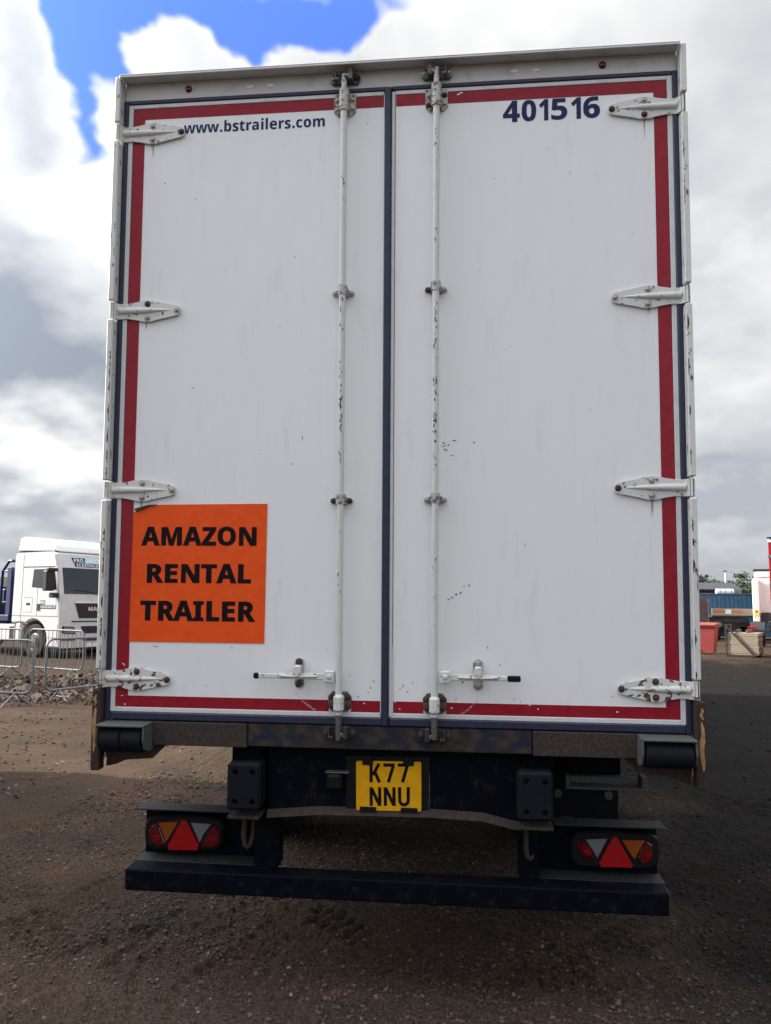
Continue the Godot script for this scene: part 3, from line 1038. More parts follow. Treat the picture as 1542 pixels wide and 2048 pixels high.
func keeper(x: float, y: float, side: float, low: bool) -> void:
	var b := MB.new()
	var pl := PackedVector2Array([Vector2(-0.066, -0.010), Vector2(-0.058, -0.024), Vector2(0.058, -0.024), Vector2(0.066, -0.010), Vector2(0.066, 0.014), Vector2(0.055, 0.024), Vector2(-0.055, 0.024), Vector2(-0.066, 0.014)])
	b.prism(pl, 0.0, 0.010, Basis(), Vector3(x, y, 0.0), 0.002)
	b.box(Vector3(x + side * 0.018, y - 0.024, 0.01), Vector3(x + side * 0.040, y + 0.032, 0.048), 0.004)
	b.box(Vector3(x - side * 0.046, y - 0.022, 0.01), Vector3(x - side * 0.036, y + 0.026, 0.040), 0.003)
	b.box(Vector3(x - side * 0.046, y - 0.022, 0.036), Vector3(x - side * 0.022, y - 0.008, 0.044), 0.003)
	var k := put("keeper", b, M.iron if low else M.steel, trailer)
	bolts(k, bolt_mesh(0.010, 0.012), [Vector2(x - 0.056, y), Vector2(x + 0.056, y)], 0.010, 1.0 if low else 0.2)

func lock_gear() -> void:
	var bm := bolt_mesh(0.0085, 0.011)
	for side: float in [-1.0, 1.0]:
		var top := lp(688.5, 150, 0.038) if side < 0.0 else lp(873.0, 136, 0.038)
		var bot := lp(676.5, 1480, 0.038) if side < 0.0 else lp(868.5, 1479, 0.038)
		var at := func(y: float) -> Vector3: return bot.lerp(top, (y - bot.y) / (top.y - bot.y))
		var r := MB.new()
		r.cyl(at.call(1.20), at.call(3.92), 0.0150, -1.0, 18)
		var rod := put("lock_rod", r, M.rod, trailer)
		var chips := MB.new()
		var runs := [[2.62, 2.40, 26], [2.75, 2.64, 6], [3.02, 2.86, 9], [2.33, 2.25, 6], [3.60, 3.40, 5], [1.80, 1.70, 4]] if side < 0.0 else [[3.00, 2.72, 18], [2.66, 2.36, 34], [2.30, 2.24, 4], [3.78, 3.66, 5], [1.9, 1.7, 4], [3.3, 3.2, 3]]
		for rn in runs:
			for k in rn[2]:
				var cc: Vector3 = at.call(rng.randf_range(rn[1], rn[0]))
				var th := rng.randf_range(-0.55, 0.35)
				var u := Vector3(cos(th), 0, -sin(th))
				var nn := Vector3(sin(th), 0, cos(th))
				var w := rng.randf_range(0.0012, 0.0038)
				var hh := rng.randf_range(0.002, 0.011)
				var pc := cc + nn * 0.0151
				var q := []
				for m in 6:
					var a := TAU * m / 6.0
					q.append(pc + u * cos(a) * w * rng.randf_range(0.6, 1.2) + Vector3(0, sin(a) * hh * rng.randf_range(0.6, 1.2), 0))
				for m in range(1, 5):
					chips.tri(q[0], q[m], q[m + 1], nn)
		put("paint_chips", chips, M.scuff, rod).set_meta("kind", "stuff")
		var e := MB.new()
		e.cyl(at.call(3.92), top, 0.0140, 0.0120, 16)
		var tp: Vector3 = at.call(4.032)
		e.box(Vector3(tp.x, tp.y - 0.010, 0.026), Vector3(tp.x + side * -0.030, tp.y + 0.008, 0.048), 0.003)
		put("rod_end", e, M.bracket, rod)
		var e2 := MB.new()
		e2.cyl(bot, at.call(1.215), 0.0120, 0.0145, 16)
		var bp: Vector3 = at.call(1.118)
		e2.box(Vector3(bp.x, bp.y - 0.010, 0.026), Vector3(bp.x + side * -0.030, bp.y + 0.008, 0.048), 0.003)
		put("rod_end", e2, M.steel, rod)
		# upper guide
		var c: Vector3 = at.call(3.913)
		var g := MB.new()
		g.prism(PackedVector2Array([Vector2(-0.050, 0.052), Vector2(-0.050, -0.030), Vector2(-0.030, -0.052), Vector2(0.030, -0.052), Vector2(0.050, -0.030), Vector2(0.050, 0.052)]), 0.0014, 0.008, Basis(), Vector3(c.x, c.y, 0), 0.002)
		g.cyl(Vector3(c.x, c.y - 0.045, 0.034), Vector3(c.x, c.y + 0.056, 0.034), 0.0245, 0.0225, 18)
		g.box(Vector3(c.x - 0.0235, c.y - 0.045, 0.005), Vector3(c.x + 0.0235, c.y + 0.055, 0.034), 0.002)
		var gd := put("rod_guide", g, M.bracket, trailer)
		bolts(gd, bm, [Vector2(c.x - 0.036, c.y + 0.020), Vector2(c.x + 0.036, c.y + 0.022), Vector2(c.x - 0.036, c.y - 0.022), Vector2(c.x + 0.036, c.y - 0.020)], 0.008, 0.3)
		# two straps
		for py in [[582.0, 580.0], [999.0, 998.0]]:
			var y: float = lp(684.0, py[0] if side < 0.0 else py[1], 0.03).y
			c = at.call(y)
			var s := MB.new()
			var pl := PackedVector2Array()
			for k in 20:
				var a := TAU * k / 20.0
				pl.append(Vector2(cos(a) * 0.050, sin(a) * 0.019 * (1.15 - 0.3 * absf(cos(a)))))
			s.prism(pl, 0.0004, 0.008, Basis(), Vector3(c.x, c.y - 0.004, 0), 0.002)
			s.cyl(Vector3(c.x, c.y - 0.020, 0.034), Vector3(c.x, c.y + 0.022, 0.034), 0.0215, -1.0, 16)
			s.box(Vector3(c.x - 0.0210, c.y - 0.019, 0.004), Vector3(c.x + 0.0210, c.y + 0.021, 0.034), 0.002)
			var st := put("rod_strap", s, M.bracket, trailer)
			bolts(st, bm, [Vector2(c.x - 0.036, c.y - 0.004), Vector2(c.x + 0.036, c.y - 0.004)], 0.008, 0.4)
		# lower guide
		c = at.call(1.249)
		var l := MB.new()
		l.prism(PackedVector2Array([Vector2(-0.050, 0.020), Vector2(-0.032, 0.044), Vector2(0.032, 0.044), Vector2(0.050, 0.020), Vector2(0.050, -0.020), Vector2(0.034, -0.040), Vector2(-0.034, -0.040), Vector2(-0.050, -0.020)]), 0.0014, 0.009, Basis(), Vector3(c.x, c.y, 0), 0.002)
		var lg := put("rod_guide", l, M.steel, trailer)
		var sl := MB.new()
		sl.box(Vector3(c.x - 0.021, c.y - 0.040, 0.009), Vector3(c.x + 0.021, c.y + 0.038, 0.062), 0.012)
		put("sleeve", sl, M.hinge, lg)
		bolts(lg, bm, [Vector2(c.x - 0.037, c.y + 0.020), Vector2(c.x + 0.037, c.y + 0.020), Vector2(c.x - 0.037, c.y - 0.018), Vector2(c.x + 0.037, c.y - 0.018)], 0.009, 0.9)
		pbox("backing_patch", M.trim, trailer, c.x - 0.048, c.x + 0.048, 1.206, 1.26, 0.0002, 0.0013, 0.0)
		tp = at.call(4.035)
		keeper(tp.x, tp.y, -side, false)
		bp = at.call(1.120)
		keeper(bp.x, bp.y, -side, true)
		# handle
		var hy := 1.358 if side < 0.0 else 1.365
		var x1 := side * 0.568 if side < 0.0 else side * 0.552
		var h := MB.new()
		h.box(Vector3(side * 0.262, hy - 0.013, 0.034), Vector3(side * 0.385, hy + 0.014, 0.042), 0.002)
		h.box(Vector3(side * 0.385, hy - 0.011, 0.036), Vector3(side * 0.468, hy + 0.012, 0.045), 0.002)
		h.box(Vector3(side * 0.468, hy - 0.010, 0.040), Vector3(x1, hy + 0.010, 0.050), 0.003)
		h.tube([Vector3(side * 0.30, hy + 0.001, 0.043), Vector3(side * 0.385, hy - 0.001, 0.048), Vector3(side * 0.46, hy + 0.002, 0.050)], 0.006, 8)
		var hd := put("door_handle", h, M.hinge, trailer)
		pbox("grip", M.black_plastic, hd, x1 - side * (0.018 if side < 0.0 else 0.05), x1 + side * 0.006, hy - 0.0125, hy + 0.0125, 0.038, 0.054, 0.005)
		var cb := MB.new()
		cb.box(Vector3(side * 0.223, hy - 0.024, 0.018), Vector3(side * 0.266, hy + 0.026, 0.052), 0.004)
		var cl := put("clevis", cb, M.hinge, hd)
		cl.set_meta("label", "white block pinned to the lock rod")
		var pin := MB.new()
		pin.lathe([Vector2(0.011, 0), Vector2(0.011, 0.003), Vector2(0.007, 0.006), Vector2(0, 0.007)], Vector3(side * 0.245, hy + 0.002, 0.052), Vector3(0, 0, 1), 14)
		put("pin", pin, M.hinge, hd)
		# latch plate
		var lx := side * 0.383
		var lt := MB.new()
		var pl2 := PackedVector2Array()
		for k in 16:
			var a := TAU * k / 16.0
			pl2.append(Vector2(cos(a) * 0.0215, sin(a) * 0.0215 + (0.042 if sin(a) > 0.0 else -0.042)))
		lt.prism(pl2, 0.0004, 0.012, Basis(), Vector3(lx, hy + 0.010, 0), 0.003)
		var la := put("latch", lt, M.bracket, trailer)
		var ct := MB.new()
		ct.prism(PackedVector2Array([Vector2(-0.014, 0.040), Vector2(0.014, 0.040), Vector2(0.018, 0.014), Vector2(0.003, -0.006), Vector2(-0.005, -0.006), Vector2(-0.018, 0.014)]), 0.046, 0.060, Basis(), Vector3(lx, hy + 0.004, 0), 0.003)
		ct.box(Vector3(lx - 0.013, hy + 0.025, 0.012), Vector3(lx + 0.013, hy + 0.046, 0.050), 0.003)
		put("catch", ct, M.hinge, la)
		bolts(la, bolt_mesh(0.0105, 0.014), [Vector2(lx, hy + 0.058), Vector2(lx, hy - 0.034)], 0.012, 1.0 if side < 0.0 else 0.2)

func lettering() -> void:
	var T := trailer
	var a := lp(367.5, 266.6)
	var b := lp(649.5, 255.0)
	var c := lp(448.0, 240.5)
	text_on("lettering", "www.bstrailers.com", M.navy_ink, T, Vector2(a.x, (a.y + b.y) * 0.5), Vector2(b.x, c.y), 0.0008)
	var p := lp(1006, 245.5)
	var q := lp(1199.5, 193.0)
	var digits := "401516"
	var wd := (q.x - p.x)
	var spans := [[0.0, 0.175], [0.195, 0.345], [0.375, 0.470], [0.500, 0.665], [0.705, 0.805], [0.830, 1.0]]
	for i in 6:
		text_on("digit", digits[i], M.navy_ink, T, Vector2(p.x + wd * spans[i][0], 3.797), Vector2(p.x + wd * spans[i][1], 3.895), 0.0008, Basis(), Vector3.ZERO, 0.35)
	# orange notice with one lifted corner
	var s := MB.new()
	var pl := PackedVector2Array()
	for k in [[268, 1024], [280, 1021], [290, 1015], [302, 1010.5], [330, 1009.3], [535, 1007.5], [528.5, 1287], [258, 1283]]:
		var w := lp(k[0], k[1])
		pl.append(Vector2(w.x, w.y))
	s.prism(pl, 0.0014, 0.0024)
	var notice := put("notice", s, M.orange, T)
	notice.set_meta("label", "orange square notice with black capitals and a curled corner")
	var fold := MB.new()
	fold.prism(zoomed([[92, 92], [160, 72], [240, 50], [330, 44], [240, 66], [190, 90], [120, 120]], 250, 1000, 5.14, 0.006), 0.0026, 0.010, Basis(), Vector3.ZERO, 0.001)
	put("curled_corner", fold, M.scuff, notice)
	for r in [["AMAZON", 165, 1355, 274, 468], ["RENTAL", 222, 1298, 658, 850], ["TRAILER", 152, 1342, 1041, 1238]]:
		var lo := lp(250 + r[1] / 5.14, 1000 + r[4] / 5.14, 0.003)
		var hi := lp(250 + r[2] / 5.14, 1000 + r[3] / 5.14, 0.003)
		text_on("lettering", r[0], M.ink, notice, Vector2(lo.x, lo.y), Vector2(hi.x, hi.y), 0.0028, Basis(), Vector3.ZERO, 0.7)

func rear_underframe() -> void:
	var T := trailer
	# sill
	pbox("sill_beam", M.sill, T, -0.606, 0.606, 1.050, 1.1475, -0.20, 0.004, 0.004)
	for side: float in [-1.0, 1.0]:
		var sp := pbox("sill_plate", M.rust_plate, T, side * 0.609, side * 1.030, 1.046, 1.1470, -0.18, 0.011, 0.003)
		# roller buffer in its housing
		var h := MB.new()
		h.box(Vector3(side * 1.247, 1.1350, -0.02), Vector3(side * 1.031, 1.1460, 0.108), 0.004)
		for x in [1.0335, 1.2425]:
			var pl := PackedVector2Array([Vector2(-0.02, 1.1345), Vector2(0.104, 1.1345), Vector2(0.108, 1.085), Vector2(0.090, 1.045), Vector2(0.05, 1.028), Vector2(-0.02, 1.03)])
			h.prism(pl, side * x - 0.004, side * x + 0.004, Basis(Vector3(0, 0, 1), Vector3(0, 1, 0), Vector3(1, 0, 0)))
		var hs := put("roller_housing", h, M.grey_green, T)
		for t in (2 if side < 0.0 else 1):
			var ro := MB.new()
			var xa: float = 1.046 if t == 0 else 1.141
			var rw := 0.091 if side < 0.0 else 0.186
			ro.lathe([Vector2(0, 0), Vector2(0.050, 0), Vector2(0.054, 0.004), Vector2(0.054, rw - 0.004), Vector2(0.050, rw), Vector2(0, rw)], Vector3(side * xa if side > 0.0 else side * (xa + rw), 1.078, 0.056), Vector3(1, 0, 0), 28)
			put("roller", ro, M.rubber, hs)
		# rusty gusset below it
		var g := MB.new()
		var pts := [[-1.250, 1.045], [-0.975, 1.045], [-1.040, 0.982], [-1.160, 0.972], [-1.205, 0.952], [-1.250, 0.942]]
		var gl := PackedVector2Array()
		for q in pts:
			gl.append(Vector2(-side * q[0], q[1]))
		g.prism(gl, -0.035, -0.022)
		put("gusset", g, M.rust_plate, T)
	# rear cross-member
	var c := MB.new()
	var cp := PackedVector2Array([Vector2(-0.53, 1.0495), Vector2(-0.53, 0.745), Vector2(-0.30, 0.766), Vector2(0.18, 0.772), Vector2(0.40, 0.764), Vector2(0.53, 0.736), Vector2(0.56, 0.733), Vector2(0.56, 1.0495)])
	c.prism(cp, -0.16, -0.060, Basis(), Vector3.ZERO, 0.003)
	var cm := put("cross_member", c, M.chassis, T)
	var fl := MB.new()
	var edge := [Vector2(-0.53, 0.745), Vector2(-0.30, 0.766), Vector2(0.18, 0.772), Vector2(0.40, 0.764), Vector2(0.53, 0.736), Vector2(0.56, 0.733)]
	for i in 5:
		var a: Vector2 = edge[i]
		var b: Vector2 = edge[i + 1]
		fl.quad(Vector3(a.x, a.y - 0.006, -0.042), Vector3(b.x, b.y - 0.006, -0.042), Vector3(b.x, b.y + 0.026, -0.0585), Vector3(a.x, a.y + 0.026, -0.0585), Vector3(0, 0.3, 1))
		fl.quad(Vector3(a.x, a.y - 0.006, -0.042), Vector3(b.x, b.y - 0.006, -0.042), Vector3(b.x, b.y - 0.006, -0.18), Vector3(a.x, a.y - 0.006, -0.18), Vector3(0, -1, 0))
	put("bottom_flange", fl, M.rust_plate, cm)
	for side: float in [-1.0, 1.0]:
		var bx0: float = side * 0.70
		pbox("buffer_bracket", M.chassis, T, bx0, side * 0.562, 0.715, 1.0495, -0.24, -0.085, 0.004)
		pbox("foot_plate", M.rust_plate, T, side * 0.69, side * 0.55, 0.742, 0.757, -0.12, 0.005, 0.003)
		# moulded rubber block with four bolt holes
		var bb := MB.new()
		bb.box(Vector3(-0.0725, -0.098, -0.062), Vector3(0.0725, 0.098, 0.062), 0.010)
		var cs := CSGMesh3D.new()
		cs.name = "dock_buffer"
		cs.mesh = bb.mesh()
		cs.material = M.rubber
		cs.position = Vector3(side * 0.614, 0.886, -0.030)
		T.add_child(cs, true)
		for hx in [-0.036, 0.040]:
			for hy in [-0.062, 0.062]:
				var cy := CSGCylinder3D.new()
				cy.name = "bolt_hole"
				cy.radius = 0.0135
				cy.height = 0.06
				cy.sides = 18
				cy.operation = CSGShape3D.OPERATION_SUBTRACTION
				cy.material = M.black
				cy.rotation.x = PI / 2
				cy.position = Vector3(hx, hy, 0.05)
				cs.add_child(cy, true)
		# tow hook
		var hk := MB.new()
		var hx0 := side * 0.640 if side < 0.0 else 0.606
		hk.tube([Vector3(hx0 - 0.016, 0.76, -0.16), Vector3(hx0 - 0.018, 0.62, -0.15), Vector3(hx0 - 0.012, 0.585, -0.15), Vector3(hx0 + 0.0, 0.574, -0.15), Vector3(hx0 + 0.012, 0.59, -0.16), Vector3(hx0 + 0.020, 0.63, -0.17), Vector3(hx0 + 0.022, 0.76, -0.18)], 0.0115, 10)
		put("tow_hook", hk, M.rust_plate, T)
		# bumper stay, bumper
		var ux0 := -0.608 if side < 0.0 else 0.557
		var ux1 := -0.500 if side < 0.0 else 0.645
		pbox("bumper_stay", M.chassis, T, ux0, ux1, 0.490, 0.735, -0.25, -0.150, 0.004)
		# lamp carrier: a shallow channel
		var lc := MB.new()
		lc.box(Vector3(side * 1.165, 0.490, -0.288), Vector3(side * 0.62, 0.712, -0.282), 0.001)
		var lcn := put("lamp_carrier", lc, M.chassis, T)
		pbox("flange", M.lit_dusty_steel, lcn, side * 1.185, side * 0.62, 0.7085, 0.715, -0.288, -0.185, 0.002)  # paler than its channel: light from above put into the dust tone
		pbox("flange", M.lit_dusty_steel, lcn, side * 1.175, side * 0.62, 0.4840, 0.4900, -0.288, -0.175, 0.002)
	var bu := pbox("bumper_bar", M.chassis, T, -1.160, 1.160, 0.402, 0.494, -0.160, -0.052, 0.006)
	for side: float in [-1.0, 1.0]:
		pbox("end_cap", M.rust_plate, bu, side * 1.160, side * 1.166, 0.404, 0.492, -0.157, -0.055, 0.002)
	# number plate
	var nb := MB.new()
	var back := zoomed([[10, 95], [1460, 115], [1455, 1040], [1430, 1060], [60, 1020], [15, 990]], 690, 1500, 8.567, -0.05)
	nb.prism(back, -0.0595, -0.052, Basis(), Vector3.ZERO, 0.002)
	var holder := put("plate_holder", nb, M.black_plastic, T)
	var rim := MB.new()
	var rp := zoomed([[60, 1020], [1400, 1060], [1436, 1040], [1445, 930], [1450, 420]], 690, 1500, 8.567, -0.05)
	var rpts := []
	for q in rp:
		rpts.append(Vector3(q.x, q.y, -0.0515))
	rim.tube(rpts, 0.0016, 6)
	put("holder_rim", rim, M.steel, holder)
	var yp := MB.new()
	yp.prism(zoomed([[190, 210], [205, 188], [300, 183], [1290, 203], [1308, 225], [1308, 1035], [1290, 1050], [215, 1030], [195, 1005]], 690, 1500, 8.567, -0.05), -0.0518, -0.047, Basis(), Vector3.ZERO, 0.0006)
	var plate := put("number_plate", yp, M.plate_yellow, T)
	var zz := -0.0466
	var sw := 0.0140
	var gl := {"k": [[[447, 240], [447, 555]], [[478, 428], [583, 235]], [[512, 372], [592, 555]]], "seven": [[[660, 258], [852, 258]], [[826, 275], [742, 555]]], "seven_b": [[[902, 258], [1092, 258]], [[1066, 275], [984, 555]]], "n": [[[446, 637], [450, 957]], [[594, 637], [597, 957]], [[452, 648], [592, 946]]], "n_b": [[[690, 637], [692, 957]], [[838, 637], [841, 957]], [[696, 648], [836, 946]]], "u": [[[935, 637], [938, 870], [950, 905], [975, 930], [1010, 938], [1047, 930], [1072, 905], [1084, 870], [1084, 637]]]}
	for key in gl:
		var g := MB.new()
		var lift := 0.0
		for st in gl[key]:
			var pts := []
			for q in zoomed(st, 690, 1500, 8.567, -0.047):
				pts.append(q)
			stroke(g, pts, sw, zz + lift, 0.001 if key == "u" else 0.0)
			lift += 0.0002
		put("plate_character", g, M.ink, plate)
	for q in [[300, 480, 95, 250], [995, 1180, 110, 265], [255, 535, 975, 1045], [955, 1240, 995, 1055]]:
		var lo := lp(690 + q[0] / 8.567, 1500 + q[3] / 8.567, -0.047)
		var hi := lp(690 + q[1] / 8.567, 1500 + q[2] / 8.567, -0.047)
		pbox("plate_clip", M.black_plastic, holder, lo.x, hi.x, lo.y, hi.y, -0.0515, -0.040, 0.002)
	# little lamp beside the plate
	var la := lp(654, 1576, -0.05)
	var lb := lp(686, 1544, -0.05)
	var pl := pbox("plate_lamp", M.black_plastic, T, la.x, lb.x, la.y, lb.y, -0.0595, -0.010, 0.012)
	pbox("hood", M.steel, pl, la.x - 0.004, lb.x + 0.03, lb.y + 0.002, lb.y + 0.006, -0.0595, -0.015, 0.001)
	tail_lamps()
	# right-hand carrier bracket and the mud flap behind it
	var br := MB.new()
	br.box(Vector3(0.715, 0.905, -0.34), Vector3(1.02, 0.985, -0.30), 0.004)
	br.box(Vector3(0.64, 0.985, -0.34), Vector3(1.06, 1.046, -0.30), 0.004)
	put("carrier_plate", br, M.chassis, T)
	var ch := MB.new()
	ch.box(Vector3(0.770, 0.853, -0.33), Vector3(1.122, 0.864, -0.235), 0.002)
	ch.box(Vector3(0.770, 0.8645, -0.33), Vector3(0.792, 0.910, -0.24), 0.002)
	ch.box(Vector3(1.100, 0.8645, -0.33), Vector3(1.122, 0.910, -0.24), 0.002)
	ch.box(Vector3(0.795, 0.874, -0.30), Vector3(1.080, 0.904, -0.262), 0.003)
	put("carrier_rail", ch, M.grey_green, T)
	var mf := pbox("mud_flap", M.rubber, T, 0.735, 1.062, 0.26, 0.93, -0.612, -0.600, 0.003)
	for x in [0.775, 1.015]:
		var rg := MB.new()
		rg.lathe([Vector2(0.020, 0), Vector2(0.020, 0.006), Vector2(0.012, 0.007), Vector2(0.012, 0.002), Vector2(0, 0.002)], Vector3(x, 0.735, -0.600), Vector3(0, 0, 1), 16)
		put("washer", rg, M.steel, mf)
	pbox("label_tab", M.grey_green, mf, 0.79, 0.845, 0.612, 0.628, -0.5995, -0.5985, 0.0)

func tail_lamps() -> void:
	var z := -0.232
	for side: float in [-1.0, 1.0]:
		var x0: float
		var y0: float
		var s: float
		var P: Dictionary
		if side < 0.0:
			x0 = 280.0; y0 = 1600.0; s = 6.425
			P = {"house": [[60, 420], [70, 300], [120, 222], [200, 196], [330, 188], [700, 200], [950, 235], [1040, 262], [1072, 330], [1070, 500], [1040, 600], [960, 645], [800, 652], [400, 642], [200, 626], [90, 590], [62, 520]],
				"red": [[[125, 390], [150, 330], [225, 287], [258, 345], [330, 540], [320, 580], [260, 585], [180, 560], [130, 490]], [[795, 580], [840, 470], [930, 330], [970, 320], [1025, 400], [1035, 500], [1000, 570], [920, 610], [850, 605]]],
				"amber": [[240, 285], [495, 270], [470, 335], [345, 535], [278, 370]], "clear": [[655, 285], [925, 305], [870, 380], [820, 450], [775, 545], [705, 390]],
				"tri": [[545, 250], [605, 250], [765, 575], [750, 635], [385, 630], [370, 580]], "screws": [[572, 330], [562, 530]]}
		else:
			x0 = 1100.0; y0 = 1480.0; s = 4.819
			P = {"house": [[195, 1100], [205, 950], [250, 890], [400, 875], [700, 880], [950, 905], [1040, 950], [1060, 1080], [1040, 1200], [960, 1243], [400, 1230], [260, 1212], [205, 1150]],
				"red": [[[250, 1005], [330, 962], [365, 1015], [440, 1140], [380, 1135], [290, 1090]], [[840, 1130], [880, 1030], [930, 975], [985, 1010], [990, 1110], [950, 1180], [880, 1190]]],
				"amber": [[690, 960], [915, 965], [870, 1035], [815, 1150], [760, 1080]], "clear": [[338, 955], [550, 948], [520, 1010], [455, 1135], [395, 1040]],
				"tri": [[600, 930], [640, 928], [792, 1195], [785, 1222], [490, 1215], [470, 1180]], "screws": [[622, 988], [630, 1148]]}
		var h := MB.new()
		h.prism(zoomed(P.house, x0, y0, s, z), -0.282, z + 0.004, Basis(), Vector3.ZERO, 0.008)
		var lamp := put("tail_lamp", h, M.black_plastic, trailer)
		for q in P.red:
			var r := MB.new()
			r.prism(zoomed(q, x0, y0, s, z), z + 0.001, z + 0.011, Basis(), Vector3.ZERO, 0.004)
			var rl := put("red_lens", r, M.lens_red, lamp)
			# sky reflection in the lens, painted as a brighter red spot
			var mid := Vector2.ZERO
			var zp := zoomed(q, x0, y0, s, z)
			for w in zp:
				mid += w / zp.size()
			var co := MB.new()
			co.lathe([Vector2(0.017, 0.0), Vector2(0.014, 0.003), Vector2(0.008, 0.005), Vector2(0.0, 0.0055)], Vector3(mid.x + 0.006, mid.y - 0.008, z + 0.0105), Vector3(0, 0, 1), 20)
			rl.name = "red_lens"
			put("painted_glint", co, M.lens_glint, lamp)
		var a := MB.new()
		a.prism(zoomed(P.amber, x0, y0, s, z), z + 0.001, z + 0.011, Basis(), Vector3.ZERO, 0.004)
		put("amber_lens", a, M.lens_amber, lamp)
		var c := MB.new()
		c.prism(zoomed(P.clear, x0, y0, s, z), z + 0.001, z + 0.011, Basis(), Vector3.ZERO, 0.004)
		put("clear_lens", c, M.lens_clear, lamp)
		var t := MB.new()
		t.prism(zoomed(P.tri, x0, y0, s, z), z + 0.001, z + 0.015, Basis(), Vector3.ZERO, 0.002)
		put("triangle_reflector", t, M.reflector, lamp)
		for q in zoomed(P.screws, x0, y0, s, z):
			var sc := MB.new()
			sc.lathe([Vector2(0.0075, 0), Vector2(0.0072, 0.002), Vector2(0.003, 0.003), Vector2(0, 0.003)], Vector3(q.x, q.y, z + 0.015), Vector3(0, 0, 1), 12)
			put("screw", sc, M.bolt_rust, lamp)

func running_gear() -> void:
	var T := trailer
	for side: float in [-1.0, 1.0]:
		pbox("chassis_rail", M.chassis, T, side * 0.46, side * 0.60, 0.74, 1.098, -12.6, -0.245, 0.004)
		for k in 3:
			var z := -2.62 - 1.31 * k
			wheel(T, (0.83 if side > 0.0 else -1.215), (1.215 if side > 0.0 else -0.83), ground_local(z) + 0.505, z, 0.51, side)
		# landing leg
		var l := MB.new()
		l.box(Vector3(side * 0.82, ground_local(-10.6) + 0.02, -10.68), Vector3(side * 0.70, 1.098, -10.55), 0.005)
		l.box(Vector3(side * 0.90, ground_local(-10.6) + 0.0, -10.78), Vector3(side * 0.62, ground_local(-10.6) + 0.03, -10.45), 0.005)
		put("landing_leg", l, M.chassis, T)
	for k in 3:
		var z := -2.62 - 1.31 * k
		var a := MB.new()
		a.cyl(Vector3(-0.85, ground_local(z) + 0.505, z), Vector3(0.85, ground_local(z) + 0.505, z), 0.065)
		put("axle", a, M.chassis, T)

# a short box trailer parked on the left, out of the picture; its shadow lies over the foreground
func build_neighbour() -> void:
	var t := thing("parked_trailer", "short plain white box trailer parked parallel to the tall trailer's side", "trailer", Vector3(-6.75, 0, -0.75))
	pbox("body_shell", M.header, t, -1.27, 1.27, 1.15, 4.15, -3.6, 3.6, 0.02)
	for side: float in [-1.0, 1.0]:
		pbox("chassis_rail", M.chassis, t, side * 0.46, side * 0.6, 0.8, 1.148, -3.4, 3.4, 0.004)
		pbox("side_guard", M.galv, t, side * 1.22, side * 1.19, 0.55, 0.75, -1.5, 0.4, 0.004)
		for k in 2:
			wheel(t, (0.87 if side > 0.0 else -1.25), (1.25 if side > 0.0 else -0.87), 0.505, 1.2 + 1.31 * k, 0.51, side)
		pbox("landing_leg", M.chassis, t, side * 0.8, side * 0.66, 0.0, 1.148, -2.6, -2.47, 0.004)

# ---------------- left background ----------------
func wheel_z(parent: Node, c: Vector3, w: float, r: float) -> void:
	# outer face at c, tyre running back along -z
	var b := MB.new()
	b.lathe([Vector2(r * 0.58, -w + 0.03), Vector2(r * 0.64, -w), Vector2(r * 0.93, -w + 0.01), Vector2(r, -w + 0.05), Vector2(r, -0.05), Vector2(r * 0.93, -0.01), Vector2(r * 0.64, 0.0), Vector2(r * 0.58, -0.03), Vector2(r * 0.58, -w + 0.03)], c, Vector3(0, 0, 1), 32)
	var o := put("wheel", b, M.tyre, parent)
	var d := MB.new()
	d.lathe([Vector2(r * 0.585, -0.02), Vector2(r * 0.52, -0.07), Vector2(r * 0.36, -0.03), Vector2(r * 0.24, -0.03), Vector2(r * 0.22, 0.01), Vector2(0.0, 0.015)], c, Vector3(0, 0, 1), 24)
	for k in 10:
		var a := TAU * k / 10.0
		d.cyl(c + Vector3(cos(a) * r * 0.29, sin(a) * r * 0.29, 0.0), c + Vector3(cos(a) * r * 0.29, sin(a) * r * 0.29, 0.03), 0.014, -1.0, 6)
	put("rim", d, M.rim, o)

func slab(called: String, material: Material, parent: Node, pts: Array, nrm: Vector3, t := 0.012) -> MeshInstance3D:
	# a plate through 3-d points, t thick, standing out along nrm
	var b := MB.new()
	var n := pts.size()
	for i in range(1, n - 1):
		b.tri(pts[0] + nrm * t, pts[i] + nrm * t, pts[i + 1] + nrm * t, nrm)
	var mid := Vector3.ZERO
	for p in pts:
		mid += p / n
	for i in n:
		var a: Vector3 = pts[i]
		var c: Vector3 = pts[(i + 1) % n]
		b.quad(a, c, c + nrm * t, a + nrm * t, (a + c) * 0.5 - mid)
	return put(called, b, material, parent)

